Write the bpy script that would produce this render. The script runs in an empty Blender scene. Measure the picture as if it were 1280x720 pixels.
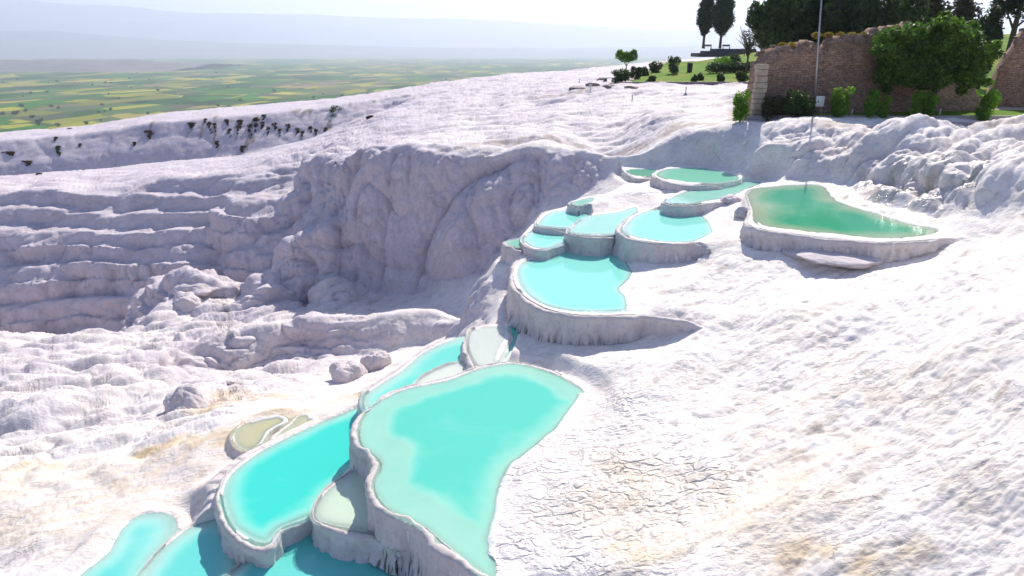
import bpy, bmesh, math, random
import numpy as np
from mathutils import Vector, Matrix
from mathutils.geometry import delaunay_2d_cdt
random.seed(7); RNG = np.random.default_rng(7)
C = bpy.context.scene
COL = C.collection
R = math.radians
# ------------------------------------------------------------------ camera model (photo 1280x720, metres, camera at the origin)
F = 840.0; TH = R(19.8); CT, ST = math.cos(TH), math.sin(TH)
def ray(u, v):
    a = (u-640)/F; b = (360-v)/F
    return a, CT+b*ST, -ST+b*CT
def PZ(u, v, z):
    a, dy, dz = ray(u, v); t = z/dz
    return (a*t, dy*t, z)
def zs(z):
    return z*(1-.0455*min(1, max(0, (-z-9.2)/1.7)))
def PY(u, v, Y):
    a, dy, dz = ray(u, v); t = Y/dy
    return (a*t, Y, dz*t)
# ------------------------------------------------------------------ noise
_perm = RNG.permutation(256).astype(np.int32); _perm = np.concatenate([_perm, _perm, _perm])
_g = RNG.normal(size=(256, 3)).astype(np.float32); _g /= np.linalg.norm(_g, axis=1)[:, None]
def perlin(x, y, z=0.0, seed=0):
    x = np.asarray(x, np.float32); y = np.asarray(y, np.float32); z = np.broadcast_to(np.asarray(z, np.float32), x.shape)
    sh = x.shape; x = x.ravel()+seed*17.3; y = y.ravel()+seed*5.7; z = z.ravel()+seed*31.1
    out = np.empty_like(x); n = len(x); CH = 400000
    for s in range(0, n, CH):
        X = x[s:s+CH]; Y = y[s:s+CH]; Z = z[s:s+CH]
        xi = np.floor(X).astype(np.int32); yi = np.floor(Y).astype(np.int32); zi = np.floor(Z).astype(np.int32)
        xf = X-xi; yf = Y-yi; zf = Z-zi
        u = xf*xf*xf*(xf*(xf*6-15)+10); v = yf*yf*yf*(yf*(yf*6-15)+10); w = zf*zf*zf*(zf*(zf*6-15)+10)
        r = []
        for dz in (0, 1):
            for dy in (0, 1):
                for dx in (0, 1):
                    h = _perm[_perm[_perm[(xi+dx) & 255]+((yi+dy) & 255)]+((zi+dz) & 255)]
                    g = _g[h & 255]
                    r.append(g[:, 0]*(xf-dx)+g[:, 1]*(yf-dy)+g[:, 2]*(zf-dz))
        x00 = r[0]+u*(r[1]-r[0]); x10 = r[2]+u*(r[3]-r[2]); x01 = r[4]+u*(r[5]-r[4]); x11 = r[6]+u*(r[7]-r[6])
        a = x00+v*(x10-x00); b = x01+v*(x11-x01)
        out[s:s+CH] = (a+w*(b-a))*1.5
    return out.reshape(sh)
def fbm(x, y, z=0.0, o=4, seed=0, gain=.5):
    t = 0; a = 1.0; f = 1.0
    for i in range(o):
        t = t+a*perlin(x*f, y*f, np.asarray(z)*f, seed+i); a *= gain; f *= 2.03
    return t
def billow(x, y, z=0.0, o=2, seed=0, gain=.5):
    t = 0; a = 1.0; f = 1.0; s = 0
    for i in range(o):
        t = t+a*np.minimum(np.sqrt(np.abs(perlin(x*f, y*f, np.asarray(z)*f, seed+i))+1e-6)*1.25, 1.1); s += a; a *= gain; f *= 2.1
    return t/s
def sstep(a, b, x):
    t = np.clip((x-a)/(b-a), 0, 1); return t*t*(3-2*t)
# ------------------------------------------------------------------ mesh / object helpers
def link(o, parent=None):
    COL.objects.link(o)
    if parent is not None: o.parent = parent
    return o
def tag(o, label=None, cat=None, group=None, kind=None):
    if label: o['label'] = label
    if cat: o['category'] = cat
    if group: o['group'] = group
    if kind: o['kind'] = kind
    return o
def empty(name, loc=(0, 0, 0), rz=0, **k):
    o = bpy.data.objects.new(name, None); o.empty_display_size = .2
    o.location = loc; o.rotation_euler = (0, 0, rz); link(o); return tag(o, **k)
def npmesh(name, V, Fq, mat=None, parent=None, smooth=True, cols=None, uv=None, attrs=None):
    V = np.asarray(V, np.float32); Fq = np.asarray(Fq, np.int32); k = Fq.shape[1]
    me = bpy.data.meshes.new(name)
    me.vertices.add(len(V)); me.vertices.foreach_set('co', V.ravel())
    me.loops.add(Fq.size); me.loops.foreach_set('vertex_index', Fq.ravel())
    me.polygons.add(len(Fq)); me.polygons.foreach_set('loop_start', np.arange(0, Fq.size, k, dtype=np.int32))
    if smooth: me.polygons.foreach_set('use_smooth', np.ones(len(Fq), bool))
    if cols is not None:
        a = me.color_attributes.new('tint', 'FLOAT_COLOR', 'POINT'); c = np.ones((len(V), 4), np.float32); c[:, :3] = cols
        a.data.foreach_set('color', c.ravel())
    if attrs:
        for n, d in attrs.items():
            a = me.attributes.new(n, 'FLOAT', 'POINT'); a.data.foreach_set('value', np.asarray(d, np.float32).ravel())
    if uv is not None:
        l = me.uv_layers.new(name='UVMap'); l.data.foreach_set('uv', np.asarray(uv, np.float32)[Fq.ravel()].ravel())
    me.update(calc_edges=True)
    if mat: me.materials.append(mat)
    return link(bpy.data.objects.new(name, me), parent)
class MB:
    """collects boxes, tubes and rings; build() links ONE mesh"""
    def __init__(s): s.bm = bmesh.new()
    def box(s, c, d, rz=0, rx=0, bev=0):
        r = bmesh.ops.create_cube(s.bm, size=1); vs = r['verts']
        bmesh.ops.scale(s.bm, vec=d, verts=vs)
        if bev:
            e = list({e for v in vs for e in v.link_edges}); rr = bmesh.ops.bevel(s.bm, geom=e, offset=bev, segments=2, affect='EDGES'); vs = list({v for f in rr['faces'] for v in f.verts} | {v for v in vs if v.is_valid})
        bmesh.ops.transform(s.bm, matrix=Matrix.Translation(c) @ Matrix.Rotation(rz, 4, 'Z') @ Matrix.Rotation(rx, 4, 'X'), verts=vs)
        return s
    def tube(s, pts, rads, n=8):
        pts = [Vector(p) for p in pts]; rings = []
        for i, p in enumerate(pts):
            t = (pts[min(i+1, len(pts)-1)]-pts[max(i-1, 0)]).normalized()
            q = t.to_track_quat('Z', 'Y'); r = rads[i] if hasattr(rads, '__len__') else rads
            rings.append([s.bm.verts.new(p+q @ Vector((math.cos(2*math.pi*k/n)*r, math.sin(2*math.pi*k/n)*r, 0))) for k in range(n)])
        for a, b in zip(rings, rings[1:]):
            for k in range(n): s.bm.faces.new((a[k], a[(k+1) % n], b[(k+1) % n], b[k]))
        s.bm.faces.new(rings[0][::-1]); s.bm.faces.new(rings[-1]); return s
    def build(s, name, mat, parent=None, smooth=False):
        me = bpy.data.meshes.new(name); bmesh.ops.recalc_face_normals(s.bm, faces=s.bm.faces); s.bm.to_mesh(me); s.bm.free()
        if smooth:
            for p in me.polygons: p.use_smooth = True
        me.materials.append(mat); return link(bpy.data.objects.new(name, me), parent)
# ------------------------------------------------------------------ materials
def newmat(name):
    m = bpy.data.materials.new(name); m.use_nodes = True; nt = m.node_tree; nt.nodes.clear()
    return m, nt
class NT:
    def __init__(s, nt): s.nt = nt
    def n(s, t, **k):
        nd = s.nt.nodes.new(t)
        for a, b in k.items():
            if a.startswith('i_'):
                nm = a[2:].replace('_', ' '); nd.inputs[int(nm) if nm.isdigit() else nm].default_value = b
            else: setattr(nd, a, b)
        return nd
    def l(s, a, b): s.nt.links.new(a, b)
    def math(s, op, a, b=None, clamp=False):
        nd = s.n('ShaderNodeMath', operation=op, use_clamp=clamp)
        for i, x in enumerate((a, b)):
            if x is None: continue
            if hasattr(x, 'links'): s.l(x, nd.inputs[i])
            else: nd.inputs[i].default_value = x
        return nd.outputs[0]
    def ramp(s, fac, stops):
        nd = s.n('ShaderNodeValToRGB'); cr = nd.color_ramp
        while len(cr.elements) < len(stops): cr.elements.new(.5)
        for e, (p, c) in zip(cr.elements, stops): e.position = p; e.color = (*c, 1) if len(c) == 3 else c
        s.l(fac, nd.inputs[0]); return nd.outputs[0]
    def mix(s, f, a, b, mode='MIX'):
        nd = s.n('ShaderNodeMix', data_type='RGBA', blend_type=mode)
        for i, x in ((0, f), (6, a), (7, b)):
            if hasattr(x, 'links'): s.l(x, nd.inputs[i])
            else: nd.inputs[i].default_value = x if i == 0 else (*x, 1)
        return nd.outputs[2]
    def noise(s, vec, scale, detail=5, rough=.6, dist=0):
        nd = s.n('ShaderNodeTexNoise'); nd.inputs['Scale'].default_value = scale; nd.inputs['Detail'].default_value = detail
        nd.inputs['Roughness'].default_value = rough; nd.inputs['Distortion'].default_value = dist; s.l(vec, nd.inputs['Vector']); return nd.outputs[0]
    def mapping(s, vec, sc=(1, 1, 1), rot=(0, 0, 0)):
        nd = s.n('ShaderNodeMapping'); nd.inputs['Scale'].default_value = sc; nd.inputs['Rotation'].default_value = rot; s.l(vec, nd.inputs['Vector']); return nd.outputs[0]
    def bump(s, h, strength, dist, prev=None):
        nd = s.n('ShaderNodeBump'); nd.inputs['Strength'].default_value = strength; nd.inputs['Distance'].default_value = dist
        s.l(h, nd.inputs['Height'])
        if prev is not None: s.l(prev, nd.inputs['Normal'])
        return nd.outputs[0]
GRY = lambda v: (v, v, v)
def mat_travertine(name='travertine', streaks=False):
    m, nt = newmat(name); T = NT(nt)
    out = T.n('ShaderNodeOutputMaterial'); P = T.n('ShaderNodeBsdfPrincipled'); T.l(P.outputs[0], out.inputs[0])
    geo = T.n('ShaderNodeNewGeometry'); pos = geo.outputs['Position']
    at = T.n('ShaderNodeAttribute', attribute_name='tint')
    n1 = T.noise(pos, 1.3, 6, .65); n2 = T.noise(pos, 7.0, 6, .7)
    c = T.mix(1.0, at.outputs['Color'], T.ramp(n1, [(.30, (.84, .83, .82)), (.62, (1, 1, 1))]), 'MULTIPLY')
    c = T.mix(.8, c, T.ramp(n2, [(.32, (.80, .78, .77)), (.5, (1, 1, 1))]), 'MULTIPLY')
    if streaks:
        uv = T.n('ShaderNodeUVMap'); st = T.n('ShaderNodeAttribute', attribute_name='stain')
        s1 = T.noise(T.mapping(uv.outputs[0], (3.4, .35, 1)), 2.2, 3, .6)
        k = T.math('MULTIPLY', T.ramp(s1, [(.51, GRY(0)), (.57, GRY(1))]), st.outputs['Fac'], True)
        c = T.mix(k, c, (.10, .10, .08))
        s2 = T.noise(T.mapping(uv.outputs[0], (2.0, .3, 1)), 1.6, 4, .6)
        c = T.mix(T.math('MULTIPLY', T.ramp(s2, [(.45, GRY(0)), (.7, GRY(.22))]), st.outputs['Fac'], True), c, (.50, .45, .38))
    T.l(c, P.inputs['Base Color'])
    wet = T.n('ShaderNodeAttribute', attribute_name='wet')
    rg = T.ramp(wet.outputs['Fac'], [(0, GRY(.78)), (1, GRY(.2))]); T.l(rg, P.inputs['Roughness'])
    P.inputs['Specular IOR Level'].default_value = .4
    # relief: granular crust, flowing ripples and cracks on the wet apron
    flow = T.mapping(pos, (.75, 1.9, 1.2), (0, 0, .45))
    patch = T.ramp(T.noise(pos, .42, 4, .6, .4), [(.40, GRY(.10)), (.60, GRY(1))])
    b1 = T.bump(T.math('MULTIPLY', T.noise(flow, 3.2, 7, .62, .9), patch), .6, .10)
    b2 = T.bump(T.math('MULTIPLY', T.noise(flow, 17, 5, .65, .3), patch), .5, .02, b1)
    b2 = T.bump(T.noise(pos, 6, 5, .55), .35, .03, b2)
    vor = T.n('ShaderNodeTexVoronoi', feature='DISTANCE_TO_EDGE'); vor.inputs['Scale'].default_value = 2.1
    wp = T.n('ShaderNodeVectorMath', operation='ADD'); nz = T.n('ShaderNodeTexNoise'); nz.inputs['Scale'].default_value = 1.5; nz.inputs['Detail'].default_value = 4; T.l(pos, nz.inputs['Vector'])
    T.l(nz.outputs[1], wp.inputs[0]); T.l(T.mapping(pos, (.8, 1.7, 1), (0, 0, .5)), wp.inputs[1]); T.l(wp.outputs[0], vor.inputs['Vector'])
    v2 = T.n('ShaderNodeTexVoronoi', feature='DISTANCE_TO_EDGE'); v2.inputs['Scale'].default_value = 1.15; wp2 = T.n('ShaderNodeVectorMath', operation='ADD'); nz2 = T.n('ShaderNodeTexNoise'); nz2.inputs['Scale'].default_value = 1.1; nz2.inputs['Detail'].default_value = 6; nz2.inputs['Roughness'].default_value = .7; T.l(pos, nz2.inputs['Vector'])
    T.l(nz2.outputs[1], wp2.inputs[0]); T.l(T.mapping(pos, (.55, 2.1, 1), (0, 0, .45)), wp2.inputs[1]); T.l(wp2.outputs[0], v2.inputs['Vector'])
    pm = T.ramp(T.noise(pos, .55, 5, .6), [(.50, GRY(0)), (.60, GRY(1))]); cm = T.math('MULTIPLY', T.ramp(v2.outputs[0], [(0, GRY(1)), (.035, GRY(0))]), pm)
    cw = T.math('MULTIPLY', T.ramp(vor.outputs[0], [(0, GRY(1)), (.05, GRY(0))]), T.math('MULTIPLY', wet.outputs['Fac'], T.ramp(T.noise(pos, .9, 4, .6), [(.42, GRY(0)), (.6, GRY(1))])))
    if not streaks:
        c = T.mix(T.math('MULTIPLY', T.math('MAXIMUM', cm, cw), .4), c, (.33, .28, .25)); T.l(c, P.inputs['Base Color'])
        b2 = T.bump(T.math('MULTIPLY', cm, -1), .6, .03, b2)
    hh = T.math('MULTIPLY', T.ramp(vor.outputs[0], [(0, GRY(0)), (.16, GRY(1))]), T.math('MULTIPLY', wet.outputs['Fac'], patch))
    b3 = T.bump(hh, .8, .05, b2)
    T.l(b3, P.inputs['Normal'])
    return m
def mat_simple(name, col, rough=.8, var=.25, scale=3, bump=.3, bd=.03, metal=0, col2=None):
    m, nt = newmat(name); T = NT(nt)
    out = T.n('ShaderNodeOutputMaterial'); P = T.n('ShaderNodeBsdfPrincipled'); T.l(P.outputs[0], out.inputs[0])
    tc = T.n('ShaderNodeTexCoord'); n1 = T.noise(tc.outputs['Object'], scale, 6, .65)
    c2 = col2 or tuple(x*(1-var) for x in col)
    T.l(T.ramp(n1, [(.35, c2), (.65, col)]), P.inputs['Base Color'])
    P.inputs['Roughness'].default_value = rough; P.inputs['Metallic'].default_value = metal
    if bump: T.l(T.bump(n1, bump, bd), P.inputs['Normal'])
    return m
def mat_leaf(name, dark, light, trans=.35):
    m, nt = newmat(name); T = NT(nt)
    out = T.n('ShaderNodeOutputMaterial')
    geo = T.n('ShaderNodeNewGeometry'); at = T.n('ShaderNodeAttribute', attribute_name='rnd')
    c = T.ramp(at.outputs['Fac'], [(0, dark), (.6, tuple((a+b)/2 for a, b in zip(dark, light))), (1, light)])
    d = T.n('ShaderNodeBsdfPrincipled'); d.inputs['Roughness'].default_value = .55; T.l(c, d.inputs['Base Color']); d.inputs['Specular IOR Level'].default_value = .25
    t = T.n('ShaderNodeBsdfTranslucent'); T.l(T.mix(1.0, c, (1.3, 1.45, .6), 'MULTIPLY'), t.inputs[0])
    mx = T.n('ShaderNodeMixShader'); mx.inputs[0].default_value = trans; T.l(d.outputs[0], mx.inputs[1]); T.l(t.outputs[0], mx.inputs[2]); T.l(mx.outputs[0], out.inputs[0])
    return m
def mat_water(name, deep, shallow, k, ripple=.15, rs=5.0, ior=1.33, opac=.93):
    """milky mineral water: opacity and colour follow the true depth of water below each point"""
    deep = (deep[0]*1.15, deep[1], deep[2]*.88); shallow = (shallow[0]*1.04, shallow[1], shallow[2]*.92)
    m, nt = newmat(name); T = NT(nt)
    out = T.n('ShaderNodeOutputMaterial'); at = T.n('ShaderNodeAttribute', attribute_name='depth')
    e = T.math('EXPONENT', T.math('MULTIPLY', at.outputs['Fac'], -k)); cf = T.math('SUBTRACT', 1.0, e)
    e2 = T.math('EXPONENT', T.math('MULTIPLY', at.outputs['Fac'], -11.0)); op = T.math('MULTIPLY', T.math('SUBTRACT', 1.0, e2), opac, True)
    geo = T.n('ShaderNodeNewGeometry')
    n = T.noise(geo.outputs['Position'], .38, 5, .6, .6)
    fac = T.math('ADD', T.math('MULTIPLY', cf, 1.0), T.math('MULTIPLY', T.math('SUBTRACT', n, .5), .7), True)
    c = T.ramp(fac, [(0.1, shallow), (.85, deep)])
    dif = T.n('ShaderNodeBsdfDiffuse'); T.l(c, dif.inputs[0])
    tr = T.n('ShaderNodeBsdfTransparent'); T.l(T.mix(op, (1, 1, 1), (.75, .97, .96)), tr.inputs[0])
    m1 = T.n('ShaderNodeMixShader'); T.l(op, m1.inputs[0]); T.l(tr.outputs[0], m1.inputs[1]); T.l(dif.outputs[0], m1.inputs[2])
    rip = T.noise(T.mapping(geo.outputs['Position'], (1, 1.6, 1), (0, 0, .4)), rs, 3, .55)
    bp = T.bump(rip, ripple, .02)
    gl = T.n('ShaderNodeBsdfGlossy'); gl.inputs['Roughness'].default_value = .06; T.l(bp, gl.inputs['Normal'])
    fr = T.n('ShaderNodeFresnel'); fr.inputs[0].default_value = ior; T.l(bp, fr.inputs['Normal'])
    m2 = T.n('ShaderNodeMixShader'); T.l(fr.outputs[0], m2.inputs[0]); T.l(m1.outputs[0], m2.inputs[1]); T.l(gl.outputs[0], m2.inputs[2])
    T.l(m2.outputs[0], out.inputs[0]); return m
M_TRAV = mat_travertine(); M_RIM = mat_travertine('travertine rim', True)
# ------------------------------------------------------------------ pools: water outlines and rims in photo pixels, at their own level
def catmull(P, closed, step=.12):
    P = np.array(P, float); n = len(P); out = []
    rng = range(n) if closed else range(n-1)
    for i in rng:
        if closed: p0, p1, p2, p3 = P[(i-1) % n], P[i], P[(i+1) % n], P[(i+2) % n]
        else: p0, p1, p2, p3 = P[max(i-1, 0)], P[i], P[i+1], P[min(i+2, n-1)]
        L = np.linalg.norm((p2-p1)[:2]); k = max(2, int(L/step))
        t = np.linspace(0, 1, k, endpoint=False)[:, None]
        out.append(.5*((2*p1)+(-p0+p2)*t+(2*p0-5*p1+4*p2-p3)*t*t+(-p0+3*p1-3*p2+p3)*t**3))
    if not closed: out.append(P[-1:])
    return np.concatenate(out)
POOLS = []
def pool(key, z, outline, rims, dmax=.9, shelf=.12, s0=.35, s1=.9, wat='cyan', label='', shore=.05):
    z = zs(z)
    W = np.array([PZ(u, v, z)[:2] for u, v in outline]); poly = catmull(W, True, .15)
    rl = []
    for r in rims:
        Q = np.array([[*PZ(u, v, z)[:2], h] for u, v, h in r]); rl.append(catmull(Q, False, .06))
    POOLS.append(dict(key=key, z=z, poly=poly, rims=rl, rimc=[[(*PZ(u, v, z)[:2], h) for u, v, h in r] for r in rims], cen=poly.mean(0),
                      nrm=[], dmax=dmax, shelf=shelf, s0=s0, s1=s1, wat=wat, label=label, shore=shore, raw=W))
pool('A', -11.0, [(644,455),(691,467),(731,491),(722,512),(700,536),(670,560),(641,588),(630,622),(621,655),(618,690),(616,722),(559,682),(531,659),(485,635),(468,607),(477,578),(453,555),(451,531),(466,508),(504,488),(559,476),(601,461)],
     [[(727,484,.05),(691,464,.12),(644,453,.25),(601,458,.35),(559,473,.45),(502,486,.55),(464,507,.75),(447,531,.9),(449,555,.95),(473,578,.95),(464,607,1.0),(481,636,1.15),(530,660,1.3),(558,684,1.4),(604,718,1.4),(640,750,1.2)]],
     dmax=.95, shelf=.13, s0=.75, s1=1.5, wat='mint', label='largest heart shaped turquoise pool in the foreground with pale shelf along its lip')
pool('B', -12.2, [(452,508),(475,525),(478,575),(440,590),(408,618),(396,642),(352,660),(336,678),(312,674),(290,657),(278,625),(284,600),(302,581),(332,561),(380,537),(425,518)],
     [[(396,642,.2),(352,662,.35),(336,681,.5),(311,678,.6),(287,660,.6),(274,627,.5),(279,600,.25),(296,581,.12),(332,557,.08),(380,533,.06),(425,514,.05)]],
     dmax=1.1, shelf=.05, s0=.1, s1=.9, wat='vivid', label='vivid cyan oval pool left of the largest foreground pool')
pool('S', -11.95, [(462,570),(478,590),(492,650),(500,690),(470,668),(440,661),(410,655),(394,645),(404,619),(438,591)],
     [[(470,572,.2),(438,589,.25),(402,617,.25),(391,645,.25),(410,658,.5),(440,665,.6),(475,673,.6),(500,690,.6)]],
     dmax=.3, shelf=.08, s0=.05, s1=.6, wat='sparkle', label='small pale green glittering pool wedged between the largest pool and the oval pool')
pool('C', -12.75, [(486,672),(440,668),(400,658),(370,660),(345,667),(320,690),(290,717),(262,745),(420,800),(560,775),(520,715)],
     [[(370,655,.1),(345,663,.3),(318,688,.35),(286,716,.35),(258,745,.35)]],
     dmax=1.1, shelf=.07, s0=.15, s1=.7, wat='cyan2', label='cyan pool at the bottom centre edge under the wall of the largest pool')
pool('D', -13.0, [(300,700),(296,670),(280,648),(262,650),(240,658),(210,680),(187,704),(165,745),(260,765),(300,730)],
     [[(268,646,.05),(240,655,.15),(208,678,.25),(184,703,.3),(160,745,.3)]],
     dmax=1.0, shelf=.07, s0=.15, s1=1.0, wat='cyan2', label='cyan pool half in shade, second from the left at the bottom edge')
pool('E', -13.2, [(221,652),(205,641),(176,643),(150,660),(128,690),(95,716),(60,745),(160,770),(190,715),(217,674)],
     [[(170,640,.02),(206,638,.05),(223,650,.08),(219,674,.1),(192,716,.1)]],
     dmax=.8, shelf=.05, s0=.2, s1=1.3, wat='cyan2', label='leftmost turquoise pool at the bottom edge fading into cream ground')
pool('F', -11.5, [(588,422),(560,427),(527,443),(500,465),(470,484),(455,497),(462,515),(500,502),(560,488),(600,470),(606,440)],
     [[(594,420,.3),(560,424,.5),(526,440,.6),(498,462,.6),(468,481,.6),(452,496,.5),(456,510,.4)]],
     dmax=.7, shelf=.06, s0=.1, s1=.9, wat='cyan', label='long cyan pool just behind the lip of the largest pool')
pool('G', -11.36, [(590,449),(567,455),(545,463),(527,473),(517,486),(545,484),(590,474),(598,462)],
     [[(592,447,.12),(567,452,.16),(545,460,.18),(525,471,.18),(514,485,.16)]],
     dmax=.10, shelf=.07, s0=.05, s1=.4, wat='pale', label='shallow whitish basin inside the long pool behind the largest pool')
pool('H', -11.02, [(586,425),(592,413),(615,408),(632,409),(634,420),(626,445),(618,456),(598,456),(588,440)],
     [[(620,458,.3),(596,460,.5),(584,441,.6),(582,424,.6),(590,410,.5),(615,405,.4),(634,406,.3)]],
     dmax=.05, shelf=.03, s0=.1, s1=.4, wat='pale', label='small round white basin with almost no water below the streaked wall')
pool('I', -11.15, [(631,410),(649,405),(652,416),(645,434),(634,453),(624,455),(634,434),(638,422)], [],
     dmax=.7, shelf=.2, s0=.05, s1=.25, wat='vivid', label='narrow deep teal sliver of water at the foot of the streaked wall')
pool('J', -9.15, [(649,332),(646,345),(653,362),(673,378),(701,387),(740,391),(780,390),(790,386),(784,372),(778,360),(792,345),(790,332),(778,318),(771,303),(745,300),(715,306),(690,317),(676,323),(660,325)],
     [[(767,300,.15),(745,297,.15),(715,302,.18),(690,313,.25),(676,320,.3),(658,322,.6),(644,330,1.2),(640,345,1.5),(648,364,1.4),(671,381,1.25),(700,391,1.15),(740,395,1.1),(785,394,1.05),(830,396,.85),(865,401,.6),(890,406,.3)]],
     dmax=1.0, shelf=.07, s0=.1, s1=.8, wat='sky', label='round bright cyan pool held by a tall wall streaked with black in the middle')
pool('K', -8.72, [(655,297),(677,285),(705,287),(712,291),(708,303),(682,311),(662,307)],
     [[(702,304,.25),(680,313,.3),(660,309,.35),(652,297,.3),(676,282,.2)]], dmax=.7, shelf=.08, s0=.1, s1=.6, wat='sky', label='small cyan pool just behind the left back lip of the wall streaked pool')
pool('K1', -8.45, [(672,280),(683,268),(700,263),(737,266),(735,278),(712,285),(682,283)],
     [[(712,288,.25),(680,285,.3),(669,280,.35),(680,266,.4),(700,260,.3)]], dmax=.6, shelf=.06, s0=.1, s1=.7, wat='sky', label='small cyan pool with rock lip at its left, farther back than its neighbour')
pool('K3', -8.85, [(633,303),(644,299),(656,298),(657,306),(645,309)],
     [[(657,308,.5),(645,311,.7),(630,304,.9),(643,297,.7)]], dmax=.4, shelf=.08, s0=.05, s1=.3, wat='green', label='tiny green pool at the left tip of the upper terraces')
pool('K4', -8.3, [(712,289),(735,271),(767,265),(795,258),(800,268),(786,278),(776,290),(748,294)],
     [[(772,292,.4),(747,297,.45),(710,292,.4),(716,281,.25),(733,269,.1)]], dmax=.6, shelf=.06, s0=.1, s1=.8, wat='skyg', label='cyan pool between the round walled pool above right and two small pools at left')
pool('K5', -8.0, [(715,253),(728,249),(743,247),(742,252),(724,257)],
     [[(724,259,.3),(712,254,.4),(727,247,.3)]], dmax=.4, shelf=.08, s0=.05, s1=.4, wat='green', label='tiny green pool behind the cluster beside white rubble')
pool('L', -8.05, [(781,282),(799,267),(830,261),(873,266),(889,280),(892,291),(873,301),(840,303),(800,298),(781,291)],
     [[(830,258,.1),(797,265,.2),(778,280,.9),(777,292,.95),(800,301,.9),(840,305,.85),(873,304,.7),(888,307,.4)]],
     dmax=1.0, shelf=.06, s0=.08, s1=.7, wat='sky', label='round cyan pool with curved white wall right behind the streaked wall pool')
pool('M1', -7.55, [(832,251),(855,240),(880,234),(920,227),(955,227),(940,236),(925,243),(885,252),(850,255)],
     [[(905,253,.2),(880,255,.35),(848,258,.45),(829,252,.4),(852,238,.15)]], dmax=.6, shelf=.06, s0=.1, s1=.8, wat='skyg', label='pale cyan pool between the green pool and the highest pools')
pool('M2', -7.3, [(820,217),(835,211),(870,209),(900,213),(928,222),(905,229),(872,229),(850,227),(827,223)],
     [[(905,231,.25),(872,232,.3),(850,231,.5),(826,225,.55),(817,217,.4),(833,209,.1)]], dmax=.8, shelf=.07, s0=.1, s1=.9, wat='green2', label='highest mint green oval pool at the foot of the cliff')
pool('M3', -7.55, [(782,214),(792,211),(820,212),(818,219),(795,220)],
     [[(818,221,.1),(795,223,.3),(779,214,.4)]], dmax=.5, shelf=.08, s0=.1, s1=.5, wat='green', label='small dark green pool left of the highest oval pool under the cliff')
pool('N', -7.2, [(935,241),(952,234),(1005,230),(1032,233),(1052,252),(1100,267),(1140,279),(1178,288),(1150,297),(1100,299),(1050,295),(990,288),(946,281),(940,262)],
     [[(948,236,.1),(934,243,.25),(938,262,.4),(934,279,.7),(950,286,.95),(990,293,1.0),(1050,300,1.0),(1100,303,.95),(1140,302,.7),(1175,299,.4),(1200,297,.15)]],
     dmax=1.3, shelf=.12, s0=.3, s1=1.4, wat='emerald', label='large emerald green pool at the upper right held by a long low wall')
pool('Q1', -12.95, [(292,547),(300,533),(325,524),(350,520),(360,527),(337,540),(325,556),(303,561)], [[(305,564,.2),(290,549,.25),(298,531,.15)]], dmax=.25, shelf=.08, s0=.05, s1=.5, wat='moss', label='shallow murky sage green basin on ochre ground, left one of two')
pool('Q2', -12.88, [(347,562),(340,550),(364,530),(374,520),(392,521),(400,530),(382,546),(364,557)], [[(347,565,.2),(337,551,.25),(362,528,.2),(373,517,.1)]], dmax=.25, shelf=.08, s0=.05, s1=.5, wat='moss', label='shallow murky sage green basin on ochre ground, right one nearer the oval pool')
def seg_dist(px, py, poly, closed=True):
    """distance to polyline, inside mask (even-odd)"""
    A = poly; B = np.roll(poly, -1, 0) if closed else None
    if not closed: A, B = poly[:-1], poly[1:]
    d = np.full(px.shape, 1e9, np.float32); ins = np.zeros(px.shape, bool)
    for (ax, ay), (bx, by) in zip(A[:, :2], B[:, :2]):
        ex, ey = bx-ax, by-ay; L = ex*ex+ey*ey+1e-12
        t = np.clip(((px-ax)*ex+(py-ay)*ey)/L, 0, 1)
        q = (px-ax-t*ex)**2+(py-ay-t*ey)**2; np.minimum(d, q, out=d)
        if closed:
            c = ((ay > py) != (by > py))
            if by != ay: ins ^= c & (px < (bx-ax)*(py-ay)/(by-ay)+ax)
    return np.sqrt(d), ins
def near_pool(p, px, py, m):
    mn = p['poly'].min(0)-m; mx = p['poly'].max(0)+m
    return np.nonzero((px > mn[0]) & (px < mx[0]) & (py > mn[1]) & (py < mx[1]))
def pool_floor(p, px, py, d):
    """water depth below the surface at distance d inside the outline"""
    n = perlin(px*.8, py*.8, p['z'], 3)*.35+perlin(px*2.5, py*2.5, p['z'], 4)*.1
    dr = np.full(np.shape(px), 99., np.float32)
    for rl in p['rims']:
        q = rl[::4] if len(rl) > 12 else rl; dr = np.minimum(dr, seg_dist(px, py, q, False)[0])
    dd = dr*(1+.3*n)+n*p['s0']*.8; ds_ = d*(1+.5*n)+n*.15
    sh = (dr > .45)*1.0; d2 = d-sh*(.10+.9*np.maximum(-n, -.1)*.6)
    return p['shelf']*(sstep(-.05, .22, d2)*(1+.35*sh)-.35*sh)+(p['dmax']-p['shelf'])*np.minimum(sstep(p['s0'], p['s1'], dd), sstep(.08, {'N': 2.2, 'A': 1.3}.get(p['key'], min(1.0, p['s1'])), ds_))
# ------------------------------------------------------------------ terrain control lines
PTS = []; EDG = []
def addline(pts, step=2.0, edges=True):
    pts = [tuple(p) for p in pts]; i0 = None
    for k in range(len(pts)-1):
        a = np.array(pts[k]); b = np.array(pts[k+1]); n = max(1, int(np.linalg.norm((b-a)[:2])/step))
        for j in range(n):
            PTS.append(tuple(a+(b-a)*j/n))
            if edges and len(PTS) > 1 and i0 is not None: EDG.append((len(PTS)-2, len(PTS)-1))
            i0 = 1
    PTS.append(pts[-1])
    if edges and len(pts) > 1: EDG.append((len(PTS)-2, len(PTS)-1))
def Zp(*l): 
    for u, v, z in l: PTS.append(PZ(u, v, zs(z)))
def Yp(*l):
    for u, v, Y in l: PTS.append(PY(u, v, Y))
def Zl(*l): addline([PZ(p[0], p[1], zs(p[2])) for p in l])
def Yl(*l): addline([PY(*p) for p in l])
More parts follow.
